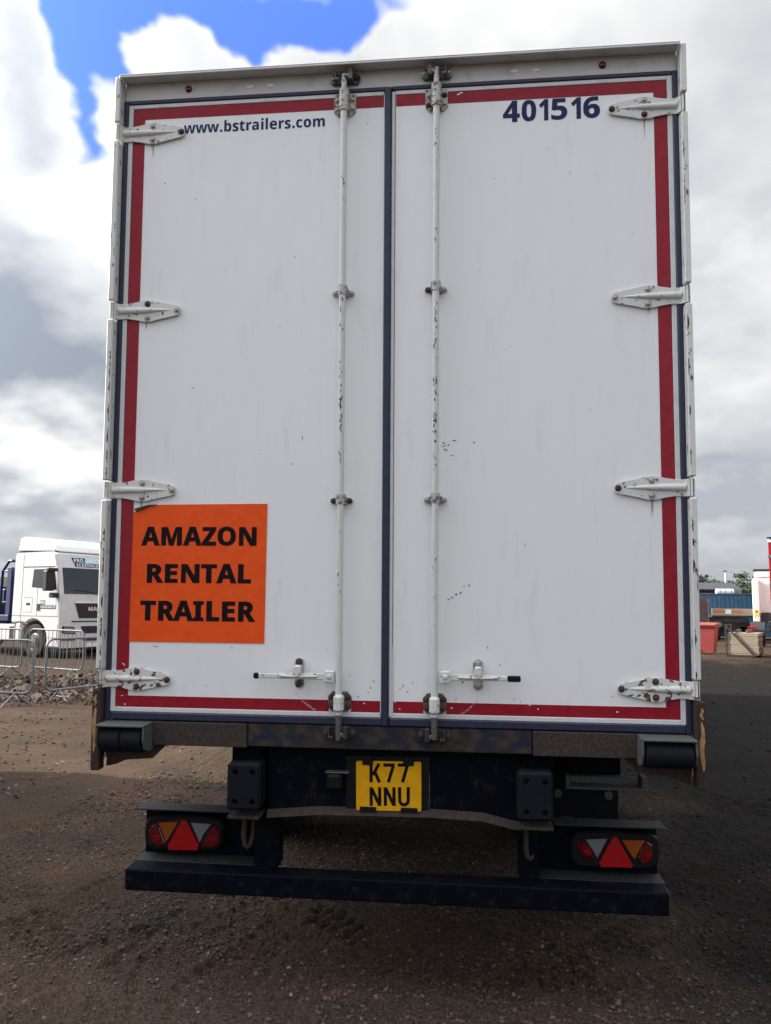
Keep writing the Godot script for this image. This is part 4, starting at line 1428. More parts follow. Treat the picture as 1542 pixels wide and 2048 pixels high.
func build_left_background() -> void:
	lorry()
	# crowd barriers either side of the spoil
	var g := "steel crowd barriers round the spoil bank"
	barrier("steel crowd barrier on the track side of the rubble, its end standing free", gp(62, 1413), gp(62, 1413) + Vector3(-2.2, 0, -0.25), g)
	barrier("steel crowd barrier on the track side of the rubble, nearest the box trailer", gp(87, 1407), gp(215, 1391), g)
	barrier("steel crowd barrier beside the lorry's fuel tank, across the rubble", gp(41, 1353), gp(41, 1353) + Vector3(-2.0, 0, -0.6), g)
	barrier("steel crowd barrier beside the lorry's front wheel and bumper, across the rubble", gp(55, 1351), gp(164, 1360), g)
	# spoil bank
	var v := MB.new()
	v.coloured = true
	var nxx := 90
	var nzz := 44
	for j in nzz:
		for i in nxx:
			var q := []
			for k in [[0, 0], [1, 0], [1, 1], [0, 1]]:
				var x: float = -13.0 + 9.2 * (i + k[0]) / nxx
				var z: float = -14.8 + 5.9 * (j + k[1]) / nzz
				q.append(Vector3(x, bank_h(x, z), z))
			var t := clampf(0.5 + nz_mid.get_noise_2d(q[0].x * 1.4, q[0].z * 1.4), 0.0, 1.0)
			v.col = Color(0.030, 0.018, 0.013).lerp(Color(0.065, 0.042, 0.030), t)
			v.quad(q[0], q[1], q[2], q[3], Vector3.UP)
	var bm := StandardMaterial3D.new()
	bm.vertex_color_use_as_albedo = true
	bm.roughness = 0.95
	var bk := put("spoil_bank", v, bm, self)
	bk.set_meta("kind", "structure")
	var r := RandomNumberGenerator.new()
	r.seed = 88
	var mm := MultiMesh.new()
	mm.transform_format = MultiMesh.TRANSFORM_3D
	mm.use_colors = true
	mm.mesh = rock_mesh(91)
	mm.instance_count = 8000
	for i in 8000:
		var x := r.randf_range(-12.5, -4.2)
		var z := r.randf_range(-13.0, -9.1)
		var s := 0.010 * pow(5.0, pow(r.randf(), 2.6))
		mm.set_instance_transform(i, Transform3D(Basis.from_euler(Vector3(r.randf() * TAU, r.randf() * TAU, r.randf() * TAU)).scaled(Vector3(s, s, s)), Vector3(x, maxf(bank_h(x, z), ground_h(x, z)) + s * 0.3, z)))
		var c := Color(0.050, 0.031, 0.022) * r.randf_range(0.4, 1.8)
		if r.randf() > 0.86:
			c = Color(0.11, 0.09, 0.072)
		if r.randf() > 0.985:
			c = Color(0.26, 0.24, 0.21)
		mm.set_instance_color(i, c)
	var o := MultiMeshInstance3D.new()
	o.name = "rubble"
	o.multimesh = mm
	o.material_override = M.stone
	add_child(o, true)
	o.set_meta("kind", "stuff")
	tag(o, "broken brick and stone rubble heaped between the crowd barriers", "rubble")

func bank_h(x: float, z: float) -> float:
	var front := -9.35 + 0.16 * (-4.5 - x) * -0.35
	var a := smoothstep(front + 0.15, front - 0.9, z) * smoothstep(-13.2, -11.6, z)
	var e := smoothstep(-13.0, -12.0, x) * smoothstep(-3.85, -4.6, x)
	var h := 0.22 + 0.18 * nz_mid.get_noise_2d(x * 0.35, z * 0.35) + 0.16 * nz_mid.get_noise_2d(x * 1.3, z * 1.3)
	return -0.06 + a * e * maxf(h, 0.04)

func barrier(label: String, p0: Vector3, p1: Vector3, group: String) -> void:
	p0.y = 0.0
	p1.y = 0.0
	var L := p0.distance_to(p1)
	var t := thing("crowd_barrier", label, "barrier", p0, 0.0, group)
	var d := (p1 - p0).normalized()
	t.basis = Basis(d, Vector3.UP, d.cross(Vector3.UP))
	var y0 := 0.20
	var y1 := 1.04
	var r := 0.14
	var pts := []
	for c in [[Vector2(L - r, y0 + r), -90.0], [Vector2(L - r, y1 - r), 0.0], [Vector2(r, y1 - r), 90.0], [Vector2(r, y0 + r), 180.0]]:
		for k in 6:
			var a := deg_to_rad(c[1] + 18.0 * k)
			pts.append(Vector3(c[0].x + cos(a) * r, c[0].y + sin(a) * r, 0))
	pts.append(pts[0])
	var f := MB.new()
	f.tube(pts, 0.019, 8, false)
	put("frame", f, M.galv, t)
	var n := int(L / 0.125)
	for i in range(1, n):
		var x := L * i / n
		var b := MB.new()
		var yy := 0.0
		if x < r:
			yy = r - sqrt(r * r - (r - x) * (r - x))
		elif x > L - r:
			yy = r - sqrt(r * r - (x - L + r) * (x - L + r))
		b.cyl(Vector3(x, y0 + yy, 0), Vector3(x, y1 - yy, 0), 0.0062, -1.0, 6, false)
		put("bar", b, M.galv, t)
	for x in [0.30, L - 0.30]:
		var b := MB.new()
		b.tube([Vector3(x - 0.05, 0.0, 0.26), Vector3(x, y0, 0.0), Vector3(x + 0.05, 0.0, -0.26)], 0.017, 8)
		b.tube([Vector3(x - 0.03, 0.09, 0.14), Vector3(x + 0.03, 0.09, -0.14)], 0.008, 6)
		put("foot", b, M.galv, t)

func lorry() -> void:
	var at := gp(115, 1318)
	var t := thing("scaffold_lorry", "white high-roofed scaffolding lorry with a navy flatbed behind the barriers", "lorry", Vector3(at.x, 0, at.z), deg_to_rad(-24.0))
	# cab: side outline (x forward, y up) drawn across the width
	var pl := PackedVector2Array([Vector2(0.0, 0.30), Vector2(0.02, 0.60), Vector2(0.02, 1.20), Vector2(0.0, 1.90), Vector2(-0.20, 2.69), Vector2(-0.34, 3.10), Vector2(-0.44, 3.17), Vector2(-2.2, 3.17), Vector2(-2.28, 3.10), Vector2(-2.28, 1.0), Vector2(-1.72, 1.0)])
	for k in 9:
		var a := deg_to_rad(128.0 - 18.0 * k)
		pl.append(Vector2(-1.20 + cos(a) * 0.60, 0.50 + sin(a) * 0.60))
	pl.append(Vector2(-0.60, 0.30))
	var b := MB.new()
	b.prism(pl, -1.22, -0.0, Basis(), Vector3.ZERO, 0.07)
	b.prism(pl, -1.2201, -2.44, Basis(), Vector3.ZERO, 0.07)
	put("cab", b, M.cab, t)
	var rc := MB.new()
	var rp := PackedVector2Array([Vector2(-2.22, 3.171), Vector2(-2.20, 3.45), Vector2(-2.16, 3.62), Vector2(-2.05, 3.66), Vector2(-1.6, 3.64), Vector2(-1.15, 3.58), Vector2(-0.80, 3.47), Vector2(-0.55, 3.33), Vector2(-0.40, 3.20), Vector2(-0.39, 3.171)])
	rc.prism(rp, -1.22, -0.03, Basis(), Vector3.ZERO, 0.10)
	rc.prism(rp, -1.2201, -2.41, Basis(), Vector3.ZERO, 0.10)
	put("roof_fairing", rc, M.cab, t)
	pbox("roof_joint", M.line, t, -2.22, -0.40, 3.160, 3.176, -2.36, -0.055, 0.0)
	var fn := Vector3(0.97, 0.245, 0).normalized()
	slab("windscreen", M.glass, t, [Vector3(-0.002, 1.90, -0.10), Vector3(-0.002, 1.90, -2.34), Vector3(-0.198, 2.68, -2.30), Vector3(-0.198, 2.68, -0.14)], fn)
	var wz := MB.new()
	wz.tube([Vector3(0.02, 1.90, -1.3), Vector3(0.0, 1.98, -1.0), Vector3(-0.01, 2.03, -0.45)], 0.012, 6)
	put("wiper", wz, M.black, t)
	slab("side_window", M.glass, t, [Vector3(-1.36, 2.10, 0), Vector3(-0.22, 2.02, 0), Vector3(-0.26, 2.20, 0), Vector3(-0.36, 2.64, 0), Vector3(-1.30, 2.64, 0)], Vector3(0, 0, 1), 0.006)
	# panel joints
	var j := MB.new()
	j.box(Vector3(-1.82, 1.0, 0.0), Vector3(-1.805, 3.17, 0.003))
	j.box(Vector3(-1.80, 2.695, 0.0), Vector3(-0.34, 2.725, 0.004))
	j.box(Vector3(-1.09, 1.23, 0.0), Vector3(-1.078, 2.10, 0.003))
	j.box(Vector3(-2.25, 1.222, 0.0), Vector3(-0.08, 1.236, 0.003))
	j.box(Vector3(-0.105, 1.24, 0.0), Vector3(-0.092, 2.0, 0.003))
	j.box(Vector3(-0.10, 0.45, 0.0), Vector3(-0.088, 1.0, 0.003))
	j.box(Vector3(-0.58, 0.60, 0.0), Vector3(-0.10, 0.612, 0.003))
	j.box(Vector3(-1.70, 1.34, 0.0), Vector3(-1.30, 1.348, 0.003))
	j.box(Vector3(-1.70, 1.78, 0.0), Vector3(-1.30, 1.788, 0.003))
	j.box(Vector3(-1.306, 1.349, 0.0), Vector3(-1.298, 1.779, 0.003))
	j.box(Vector3(0.0201, 1.06, -2.3), Vector3(0.030, 1.10, -0.40))
	put("panel_joints", j, M.line, t)
	pbox("door_handle", M.black, t, -1.06, -0.94, 1.40, 1.60, 0.001, 0.02, 0.004)
	# mirrors
	var m := MB.new()
	m.box(Vector3(-0.42, 1.98, 0.06), Vector3(-0.22, 2.58, 0.36), 0.03)
	m.box(Vector3(-0.30, 2.56, 0.0), Vector3(-0.18, 2.66, 0.34), 0.02)
	m.box(Vector3(-0.32, 1.78, 0.02), Vector3(-0.06, 1.93, 0.20), 0.03)
	put("mirror", m, M.black, t)
	# front
	var fx := Vector3(1, 0, 0)
	slab("grille", M.black, t, [Vector3(0.012, 1.62, -0.50), Vector3(0.022, 1.18, -0.66), Vector3(0.022, 1.18, -1.78), Vector3(0.012, 1.62, -1.94)], fx)
	pbox("grille_trim", M.chrome, t, 0.006, 0.034, 1.625, 1.655, -1.96, -0.48, 0.004)
	var turn := Basis(Vector3(0, 0, -1), Vector3.UP, Vector3(1, 0, 0))
	text_on("lettering", "MAN", M.chrome, t, Vector2(0.98, 1.40), Vector2(1.46, 1.52), 0.036, turn)
	slab("intake", M.black, t, [Vector3(0.02, 0.94, -0.74), Vector3(0.02, 0.72, -0.84), Vector3(0.02, 0.72, -1.60), Vector3(0.02, 0.94, -1.70)], fx)
	slab("intake", M.black, t, [Vector3(0.02, 0.60, -0.80), Vector3(0.02, 0.50, -0.84), Vector3(0.02, 0.50, -1.60), Vector3(0.02, 0.60, -1.64)], fx)
	for s in [0.0, 1.0]:
		var za := -0.08 if s == 0.0 else -2.36
		var zb := -0.56 if s == 0.0 else -1.88
		slab("headlamp", M.black, t, [Vector3(0.02, 0.95, za), Vector3(0.02, 0.74, za), Vector3(0.02, 0.70, zb), Vector3(0.02, 0.92, zb + (0.05 if s == 0.0 else -0.05))], fx, 0.010)
		slab("headlamp_glass", M.lamp_glass, t, [Vector3(0.032, 0.92, lerpf(za, zb, 0.12)), Vector3(0.032, 0.77, lerpf(za, zb, 0.12)), Vector3(0.032, 0.73, lerpf(za, zb, 0.9)), Vector3(0.032, 0.89, lerpf(za, zb, 0.82))], fx, 0.006)
		slab("fog_lamp", M.black, t, [Vector3(0.02, 0.61, za), Vector3(0.02, 0.53, za), Vector3(0.02, 0.52, zb), Vector3(0.02, 0.60, zb)], fx, 0.010)
	slab("number_plate", M.white_ink, t, [Vector3(0.008, 0.42, -0.95), Vector3(0.006, 0.31, -0.95), Vector3(0.006, 0.31, -1.49), Vector3(0.008, 0.42, -1.49)], fx)
	pbox("under_bumper", M.black, t, -0.5, -0.06, 0.22, 0.30, -2.36, -0.08, 0.01)
	# livery on the front board
	var hn := Vector3(0.945, 0.326, 0).normalized()
	var hb := func(y: float, z: float) -> Vector3: return Vector3(-0.20 - (y - 2.69) * 0.341, y, z)
	slab("livery_panel", M.navy_ink, t, [hb.call(3.00, -0.52), hb.call(2.85, -0.57), hb.call(2.85, -0.98), hb.call(3.00, -1.02)], hn, 0.006)
	slab("livery_panel", M.mint, t, [hb.call(3.00, -1.04), hb.call(2.85, -1.0), hb.call(2.85, -1.88), hb.call(3.00, -1.92)], hn, 0.006)
	slab("livery_panel", M.navy_ink, t, [hb.call(2.835, -0.58), hb.call(2.725, -0.62), hb.call(2.725, -1.84), hb.call(2.835, -1.86)], hn, 0.006)
	var tb := Basis(Vector3(0, 0, -1), Vector3(-0.326, 0.945, 0).normalized(), hn)
	var t0 := Vector3(-0.20, 2.69, 0)
	text_on("lettering", "PRO", M.white_ink, t, Vector2(0.60, 0.185), Vector2(0.94, 0.305), 0.009, tb, t0)
	text_on("lettering", "ACCESS", M.white_ink, t, Vector2(1.08, 0.185), Vector2(1.82, 0.305), 0.009, tb, t0)
	text_on("lettering", "SCAFFOLDING", M.white_ink, t, Vector2(0.66, 0.052), Vector2(1.80, 0.136), 0.009, tb, t0)
	# and on the door
	slab("livery_panel", M.navy_ink, t, [Vector3(-0.92, 1.70, 0), Vector3(-0.92, 1.57, 0), Vector3(-0.70, 1.57, 0), Vector3(-0.70, 1.70, 0)], Vector3(0, 0, 1), 0.004)
	slab("livery_panel", M.mint, t, [Vector3(-0.69, 1.70, 0), Vector3(-0.69, 1.57, 0), Vector3(-0.20, 1.57, 0), Vector3(-0.20, 1.70, 0)], Vector3(0, 0, 1), 0.004)
	slab("livery_panel", M.navy_ink, t, [Vector3(-0.92, 1.55, 0), Vector3(-0.92, 1.45, 0), Vector3(-0.20, 1.45, 0), Vector3(-0.20, 1.55, 0)], Vector3(0, 0, 1), 0.004)
	text_on("lettering", "PRO", M.white_ink, t, Vector2(-0.90, 1.59), Vector2(-0.72, 1.68), 0.006)
	text_on("lettering", "ACCESS", M.white_ink, t, Vector2(-0.66, 1.59), Vector2(-0.24, 1.68), 0.006)
	text_on("lettering", "SCAFFOLDING LTD", M.white_ink, t, Vector2(-0.90, 1.47), Vector2(-0.22, 1.53), 0.006)
	slab("livery_panel", M.navy_ink, t, [Vector3(-1.58, 1.62, 0), Vector3(-1.58, 1.55, 0), Vector3(-1.40, 1.55, 0), Vector3(-1.40, 1.62, 0)], Vector3(0, 0, 1), 0.004)
	# running gear
	wheel_z(t, Vector3(-1.20, 0.5, -0.04), 0.34, 0.5)
	wheel_z(t, Vector3(-6.4, 0.5, -0.04), 0.34, 0.5)
	wheel_z(t, Vector3(-1.20, 0.5, -2.06), 0.34, 0.5)
	wheel_z(t, Vector3(-6.4, 0.5, -2.06), 0.34, 0.5)
	var gd := MB.new()
	for k in 9:
		var a := deg_to_rad(180.0 - 13.0 * k)
		var a2 := deg_to_rad(180.0 - 13.0 * (k + 1))
		if k < 6:
			gd.quad(Vector3(-1.20 + cos(a) * 0.6, 0.5 + sin(a) * 0.6, -0.02), Vector3(-1.20 + cos(a2) * 0.6, 0.5 + sin(a2) * 0.6, -0.02), Vector3(-1.20 + cos(a2) * 0.6, 0.5 + sin(a2) * 0.6, -0.6), Vector3(-1.20 + cos(a) * 0.6, 0.5 + sin(a) * 0.6, -0.6))
	gd.box(Vector3(-2.05, 0.42, -0.55), Vector3(-1.82, 1.0, -0.015), 0.03)
	put("mudguard", gd, M.cab, t)
	var tk := MB.new()
	tk.box(Vector3(-3.6, 0.45, -0.62), Vector3(-2.12, 0.98, -0.03), 0.06)
	put("fuel_tank", tk, M.trim, t)
	pbox("tank_step", M.black, t, -2.34, -2.16, 0.50, 0.90, -0.029, -0.015, 0.004)
	pbox("chassis_rail", M.black, t, -8.6, -1.7, 0.80, 1.02, -1.62, -1.5, 0.0)
	pbox("chassis_rail", M.black, t, -8.6, -1.7, 0.80, 1.02, -0.94, -0.82, 0.0)
	pbox("bed", M.blue, t, -8.7, -2.42, 1.06, 1.24, -2.44, 0.0, 0.01)
	var hbm := MB.new()
	hbm.box(Vector3(-2.56, 1.24, -2.42), Vector3(-2.44, 2.60, -0.02), 0.01)
	hbm.box(Vector3(-2.60, 1.24, -0.13), Vector3(-2.40, 2.72, -0.01), 0.01)
	hbm.tube([Vector3(-2.95, 1.24, -0.07), Vector3(-2.92, 2.60, -0.07), Vector3(-2.62, 2.92, -0.07), Vector3(-2.46, 2.92, -0.07)], 0.045, 8)
	hbm.tube([Vector3(-2.46, 2.92, -0.07), Vector3(-2.46, 2.92, -2.36)], 0.045, 8)
	hbm.tube([Vector3(-2.92, 2.6, -0.07), Vector3(-2.45, 2.6, -0.07)], 0.03, 8)
	put("headboard", hbm, M.blue, t)
	pbox("side_rail", M.chrome, t, -8.6, -3.05, 1.24, 1.34, -0.05, -0.005, 0.004)
	# bundles of scaffold on the bed
	for k in 3:
		var ld := MB.new()
		ld.box(Vector3(-8.2, 1.25 + 0.42 * k, -2.2 + 0.2 * k), Vector3(-3.1, 1.63 + 0.42 * k, -0.2 - 0.1 * k), 0.03)
		put("load_bundle", ld, [M.brown_sheet, M.blue, M.brown_sheet][k], t)

# ---------------- right background ----------------
func build_right_background() -> void:
	wheelie_bin()
	stillage()
	container()
	var hp := dp(1417, 1245, 38)
	var h := thing("site_hoarding", "brown sheet hoarding standing against the blue container", "hoarding", Vector3(hp.x - 2.4, 0, hp.z))
	for k in 5:
		pbox("sheet", M.brown_sheet, h, 0.485 * k, 0.485 * k + 0.47, 0.0, 2.12 - 0.03 * (k % 2), -0.03, 0.0, 0.004)
		pbox("post", M.timber, h, 0.485 * k + 0.45, 0.485 * k + 0.475, 0.0, 2.1, 0.002, 0.03, 0.002)
	dropside()
	tractor()
	red_trailer()
	yard_edge()

func wheelie_bin() -> void:
	var p := gp(1419, 1309)
	var t := thing("wheelie_bin", "faded red wheelie bin with its lid shut beside the stacked boards", "bin", Vector3(p.x, 0, p.z - 0.4), deg_to_rad(-27.0))
	var b := MB.new()
	var lo := [Vector3(-0.26, 0.06, 0.30), Vector3(0.26, 0.06, 0.30), Vector3(0.26, 0.06, -0.26), Vector3(-0.26, 0.06, -0.26)]
	var hi := [Vector3(-0.34, 1.0, 0.38), Vector3(0.34, 1.0, 0.38), Vector3(0.34, 1.0, -0.34), Vector3(-0.34, 1.0, -0.34)]
	for i in 4:
		var k := (i + 1) % 4
		b.quad(lo[i], lo[k], hi[k], hi[i], lo[i] + lo[k] - Vector3(0, 0.12, 0))
	b.quad(lo[0], lo[1], lo[2], lo[3], Vector3.DOWN)
	b.quad(hi[0], hi[1], hi[2], hi[3], Vector3.UP)
	b.box(Vector3(-0.37, 0.93, -0.37), Vector3(0.37, 1.0, 0.41), 0.015)
	put("body", b, M.bin, t)
	var l := MB.new()
	l.prism(PackedVector2Array([Vector2(-0.42, 1.003), Vector2(0.44, 1.003), Vector2(0.44, 1.03), Vector2(0.2, 1.085), Vector2(-0.36, 1.10), Vector2(-0.42, 1.07)]), -0.38, 0.38, Basis(Vector3(0, 0, 1), Vector3(0, 1, 0), Vector3(1, 0, 0)), Vector3.ZERO, 0.02)
	put("lid", l, M.bin, t)
	for z in [-0.30, 0.33]:
		var w := MB.new()
		w.lathe([Vector2(0, -0.03), Vector2(0.095, -0.03), Vector2(0.125, -0.02), Vector2(0.125, 0.02), Vector2(0.095, 0.03), Vector2(0.07, 0.02), Vector2(0, 0.03)], Vector3(-0.26, 0.125, z), Vector3(0, 0, 1), 20)
		put("wheel", w, M.tyre, t)
	pbox("handle", M.bin, t, -0.46, -0.43, 0.98, 1.02, -0.25, 0.25, 0.01)
	t.scale = Vector3(1.18, 1.04, 1.1)

func stillage() -> void:
	var p := gp(1452, 1313)
	var turn := deg_to_rad(-27.0)
	var at := Vector3(p.x, 0, p.z)
	var t := thing("stillage", "rusty steel stillage with a diagonal brace holding stacked boards", "rack", at, turn)
	var b := MB.new()
	for z in [0.0, -1.05]:
		b.box(Vector3(0.0, 0.0, z - 0.03), Vector3(0.05, 1.12, z + 0.03), 0.004)
		b.box(Vector3(0.05, 0.02, z - 0.025), Vector3(1.0, 0.07, z + 0.025), 0.004)
	b.box(Vector3(0.0, 0.02, -1.02), Vector3(0.05, 0.07, -0.03), 0.004)
	b.box(Vector3(0.95, 0.02, -1.02), Vector3(1.0, 0.07, -0.03), 0.004)
	b.box(Vector3(0.002, 1.07, -1.02), Vector3(0.048, 1.11, -0.03), 0.004)
	put("frame", b, M.rust_plate, t)
	var d := MB.new()
	d.tube([Vector3(0.04, 1.06, 0.055), Vector3(0.92, 0.06, 0.055)], 0.032, 6)
	put("brace", d, M.rust_plate, t)
	var bt := Basis(Vector3.UP, turn)
	for k in 13:
		var o := MB.new()
		var sh := rng.randf_range(-0.02, 0.02)
		o.box(Vector3(0.07 + sh, 0.0, -1.10), Vector3(1.06 + sh, 0.052, -0.005 + rng.randf_range(-0.02, 0.0)), 0.004)
		var n := put("timber_board", o, M.timber, self)
		n.transform = Transform3D(bt, at + Vector3(0, 0.075 + 0.0585 * k, 0))
		var which: String = "lowest pale timber board, resting on the rusty stillage frame" if k == 0 else ("topmost pale timber board in the rusty stillage stack" if k == 12 else "weathered pale timber board inside the rusty stillage stack")
		tag(n, which, "board", "boards stacked in the stillage")
	for k in 2:
		var o := MB.new()
		o.box(Vector3(0.3 + 0.35 * k, 0.0, -1.0), Vector3(0.38 + 0.35 * k, 0.10, -0.1), 0.004)
		var n := put("timber_bearer", o, M.brown_sheet, self)
		n.transform = Transform3D(bt, at + Vector3(0, 0.836, 0))
		tag(n, "dark timber bearer laid across the top of the stacked boards", "timber", "bearers on the board stack")

func container() -> void:
	var a := dp(1386, 1187, 45)
	var t := thing("shipping_container", "blue corrugated shipping container behind the bin and boards", "container", Vector3(a.x, 0, a.z))
	pbox("shell", M.container, t, 0.0, 6.06, 0.15, 2.42, -2.44, -0.05, 0.0)
	var b := MB.new()
	var n := 26
	var w := 5.86 / n
	for i in n:
		var x := 0.1 + i * w
		var q := [Vector2(x, -0.045), Vector2(x + w * 0.30, -0.045), Vector2(x + w * 0.45, -0.005), Vector2(x + w * 0.85, -0.005), Vector2(x + w, -0.045)]
		for k in 4:
			b.quad(Vector3(q[k].x, 0.30, q[k].y), Vector3(q[k + 1].x, 0.30, q[k + 1].y), Vector3(q[k + 1].x, 2.36, q[k + 1].y), Vector3(q[k].x, 2.36, q[k].y), Vector3(0, 0, 1))
	put("corrugated_side", b, M.container, t)
	pbox("top_rail", M.galv, t, 0.0, 6.06, 2.421, 2.49, -0.06, 0.01, 0.004)
	pbox("bottom_rail", M.container, t, 0.0, 6.06, 0.15, 0.299, -0.045, 0.01, 0.004)
	for x in [0.0, 5.97]:
		pbox("corner_post", M.container, t, x, x + 0.09, 0.0, 2.42, -0.044, 0.012, 0.004)
	# things lying on its roof
	var p := dp(1431, 1182, 46.2)
	var k := thing("white_tank", "white plastic tank strapped on the container roof", "tank", Vector3(p.x, 2.42, p.z))
	var c := MB.new()
	c.cyl(Vector3(0.03, 0.17, 0), Vector3(0.93, 0.17, 0), 0.17, -1.0, 16)
	c.lathe([Vector2(0.17, 0.0), Vector2(0.12, 0.05), Vector2(0.0, 0.06)], Vector3(0.93, 0.17, 0), Vector3(1, 0, 0), 16)
	put("vessel", c, M.white_ink, k)
	for x in [0.22, 0.48, 0.8]:
		var s := MB.new()
		s.cyl(Vector3(x, 0.17, 0), Vector3(x + 0.03, 0.17, 0), 0.174, -1.0, 16, false)
		put("strap", s, M.black, k)
	p = dp(1465, 1181, 46.2)
	var bx := thing("cream_crate", "cream slatted crate on the container roof", "crate", Vector3(p.x, 2.42, p.z))
	for i in 5:
		pbox("slat", M.timber, bx, 0.1 * i, 0.1 * i + 0.085, 0.0, 0.30, -0.4, 0.0, 0.004)

func dropside() -> void:
	var p := dp(1424, 1230, 42)
	var t := thing("dropside_lorry", "low dropside lorry with a cream and orange tailboard before the blue container", "lorry", Vector3(p.x, 0, p.z))
	var tb := pbox("tailboard", M.timber, t, 0.0, 2.3, 1.32, 1.66, -0.05, 0.0, 0.006)
	pbox("stripe", M.stripe_orange, tb, 0.06, 0.62, 1.45, 1.60, 0.001, 0.006, 0.0)
	pbox("stripe", M.stripe_orange, tb, 0.98, 1.52, 1.45, 1.58, 0.001, 0.006, 0.0)
	pbox("stripe", M.trim, tb, 0.66, 0.94, 1.40, 1.62, 0.001, 0.006, 0.0)
	pbox("bed", M.lit_dusty_steel, t, 0.0, 2.3, 1.22, 1.31, -4.0, -0.02, 0.006)
	pbox("chassis_rail", M.black, t, 0.5, 1.8, 0.75, 1.2, -3.8, -0.1, 0.0)
	for x in [0.05, 1.75]:
		wheel(t, x, x + 0.5, 0.48, -0.9, 0.48, 1.0)
	pbox("lamp_board", M.lit_dusty_steel, t, 0.55, 1.7, 0.95, 1.14, -0.09, -0.04, 0.004)

func tractor() -> void:
	var p := dp(1507, 1230, 40)
	var t := thing("tractor_unit", "white tractor unit seen from behind with a dark roof deflector", "lorry", Vector3(p.x, 0, p.z), deg_to_rad(-21.0))
	pbox("cab", M.cab, t, 0.05, 2.45, 1.25, 3.15, -2.2, 0.0, 0.05)
	pbox("side_fairing", M.cab, t, 0.0, 0.30, 1.05, 3.05, 0.001, 0.45, 0.03)
	pbox("side_fairing", M.cab, t, 2.20, 2.50, 1.05, 3.05, 0.001, 0.45, 0.03)
	pbox("roof_deflector", M.black, t, 0.05, 2.45, 3.46, 3.58, -1.6, 0.0, 0.03)
	pbox("roof_fairing", M.cab, t, 0.10, 2.40, 3.151, 3.459, -1.8, 0.02, 0.05)
	var s := pbox("warning_label", M.sign_yellow, t, 0.07, 0.25, 1.30, 1.62, 0.4505, 0.455, 0.0)
	slab("warning_triangle", M.ink, s, [Vector3(0.10, 1.50, 0.4555), Vector3(0.22, 1.50, 0.4555), Vector3(0.16, 1.60, 0.4555)], Vector3(0, 0, 1), 0.002)
	pbox("bulkhead_box", M.black, t, 0.35, 2.15, 1.0, 1.5, 0.001, 0.35, 0.02)
	for x in [0.75, 1.55]:
		pbox("chassis_rail", M.black, t, x, x + 0.1, 0.75, 1.0, 0.0, 4.2, 0.0)
	for x in [-0.02, 1.95]:
		wheel(t, x, x + 0.56, 0.5, 3.0, 0.5, -1.0 if x < 0.5 else 1.0)
		var g := MB.new()
		for k in 10:
			var a := deg_to_rad(10.0 + 16.0 * k)
			var b := deg_to_rad(26.0 + 16.0 * k)
			g.quad(Vector3(x - 0.02, 0.5 + sin(a) * 0.58, 3.0 + cos(a) * 0.58), Vector3(x + 0.58, 0.5 + sin(a) * 0.58, 3.0 + cos(a) * 0.58), Vector3(x + 0.58, 0.5 + sin(b) * 0.58, 3.0 + cos(b) * 0.58), Vector3(x - 0.02, 0.5 + sin(b) * 0.58, 3.0 + cos(b) * 0.58), Vector3(0, sin(a), cos(a)))
		put("mudguard", g, M.black, t)
		wheel(t, x + 0.1, x + 0.44, 0.5, -1.2, 0.5, -1.0 if x < 0.5 else 1.0)
	pbox("fifth_wheel", M.lit_dusty_steel, t, 0.7, 1.7, 1.02, 1.12, 2.5, 3.4, 0.02)
	pbox("tail_lamp", M.reflector, t, -0.1, 0.25, 0.80, 0.90, 4.1, 4.16, 0.01)
	pbox("rear_beam", M.lit_dusty_steel, t, -0.1, 2.5, 0.68, 0.78, 4.05, 4.14, 0.01)

func red_trailer() -> void:
	var p := dp(1535.5, 1076, 26.6)
	var t := thing("red_curtain_trailer", "red framed curtain trailer cut by the picture edge", "trailer", Vector3(p.x, 0, p.z), deg_to_rad(-27.0))
	pbox("body_shell", M.pale_pink, t, 0.03, 2.52, 1.15, 3.80, -13.6, -0.04, 0.01)
	pbox("corner_post", M.tape, t, 0.0, 0.09, 1.0, 3.80, -0.08, 0.0, 0.004)
	pbox("corner_post", M.tape, t, 2.46, 2.55, 1.0, 3.80, -0.08, 0.0, 0.004)
	pbox("header", M.white_ink, t, 0.0, 2.55, 3.801, 3.93, -0.08, 0.01, 0.004)
	pbox("roof_edge", M.navy_ink, t, -0.03, 2.58, 3.931, 3.97, -13.6, 0.06, 0.004)
	for y in [1.5, 2.4, 3.3]:
		pbox("hinge", M.galv, t, -0.02, 0.25, y, y + 0.08, 0.001, 0.02, 0.004)
	pbox("sill_beam", M.rust_plate, t, 0.0, 2.55, 1.0, 1.149, -0.2, 0.0, 0.004)
	pbox("chassis_rail", M.black, t, 0.7, 1.85, 0.75, 0.999, -13.0, -0.3, 0.0)
	for x in [0.05, 2.12]:
		for k in 3:
			wheel(t, x, x + 0.38, 0.5, -2.4 - 1.31 * k, 0.5, -1.0 if x < 1.0 else 1.0)

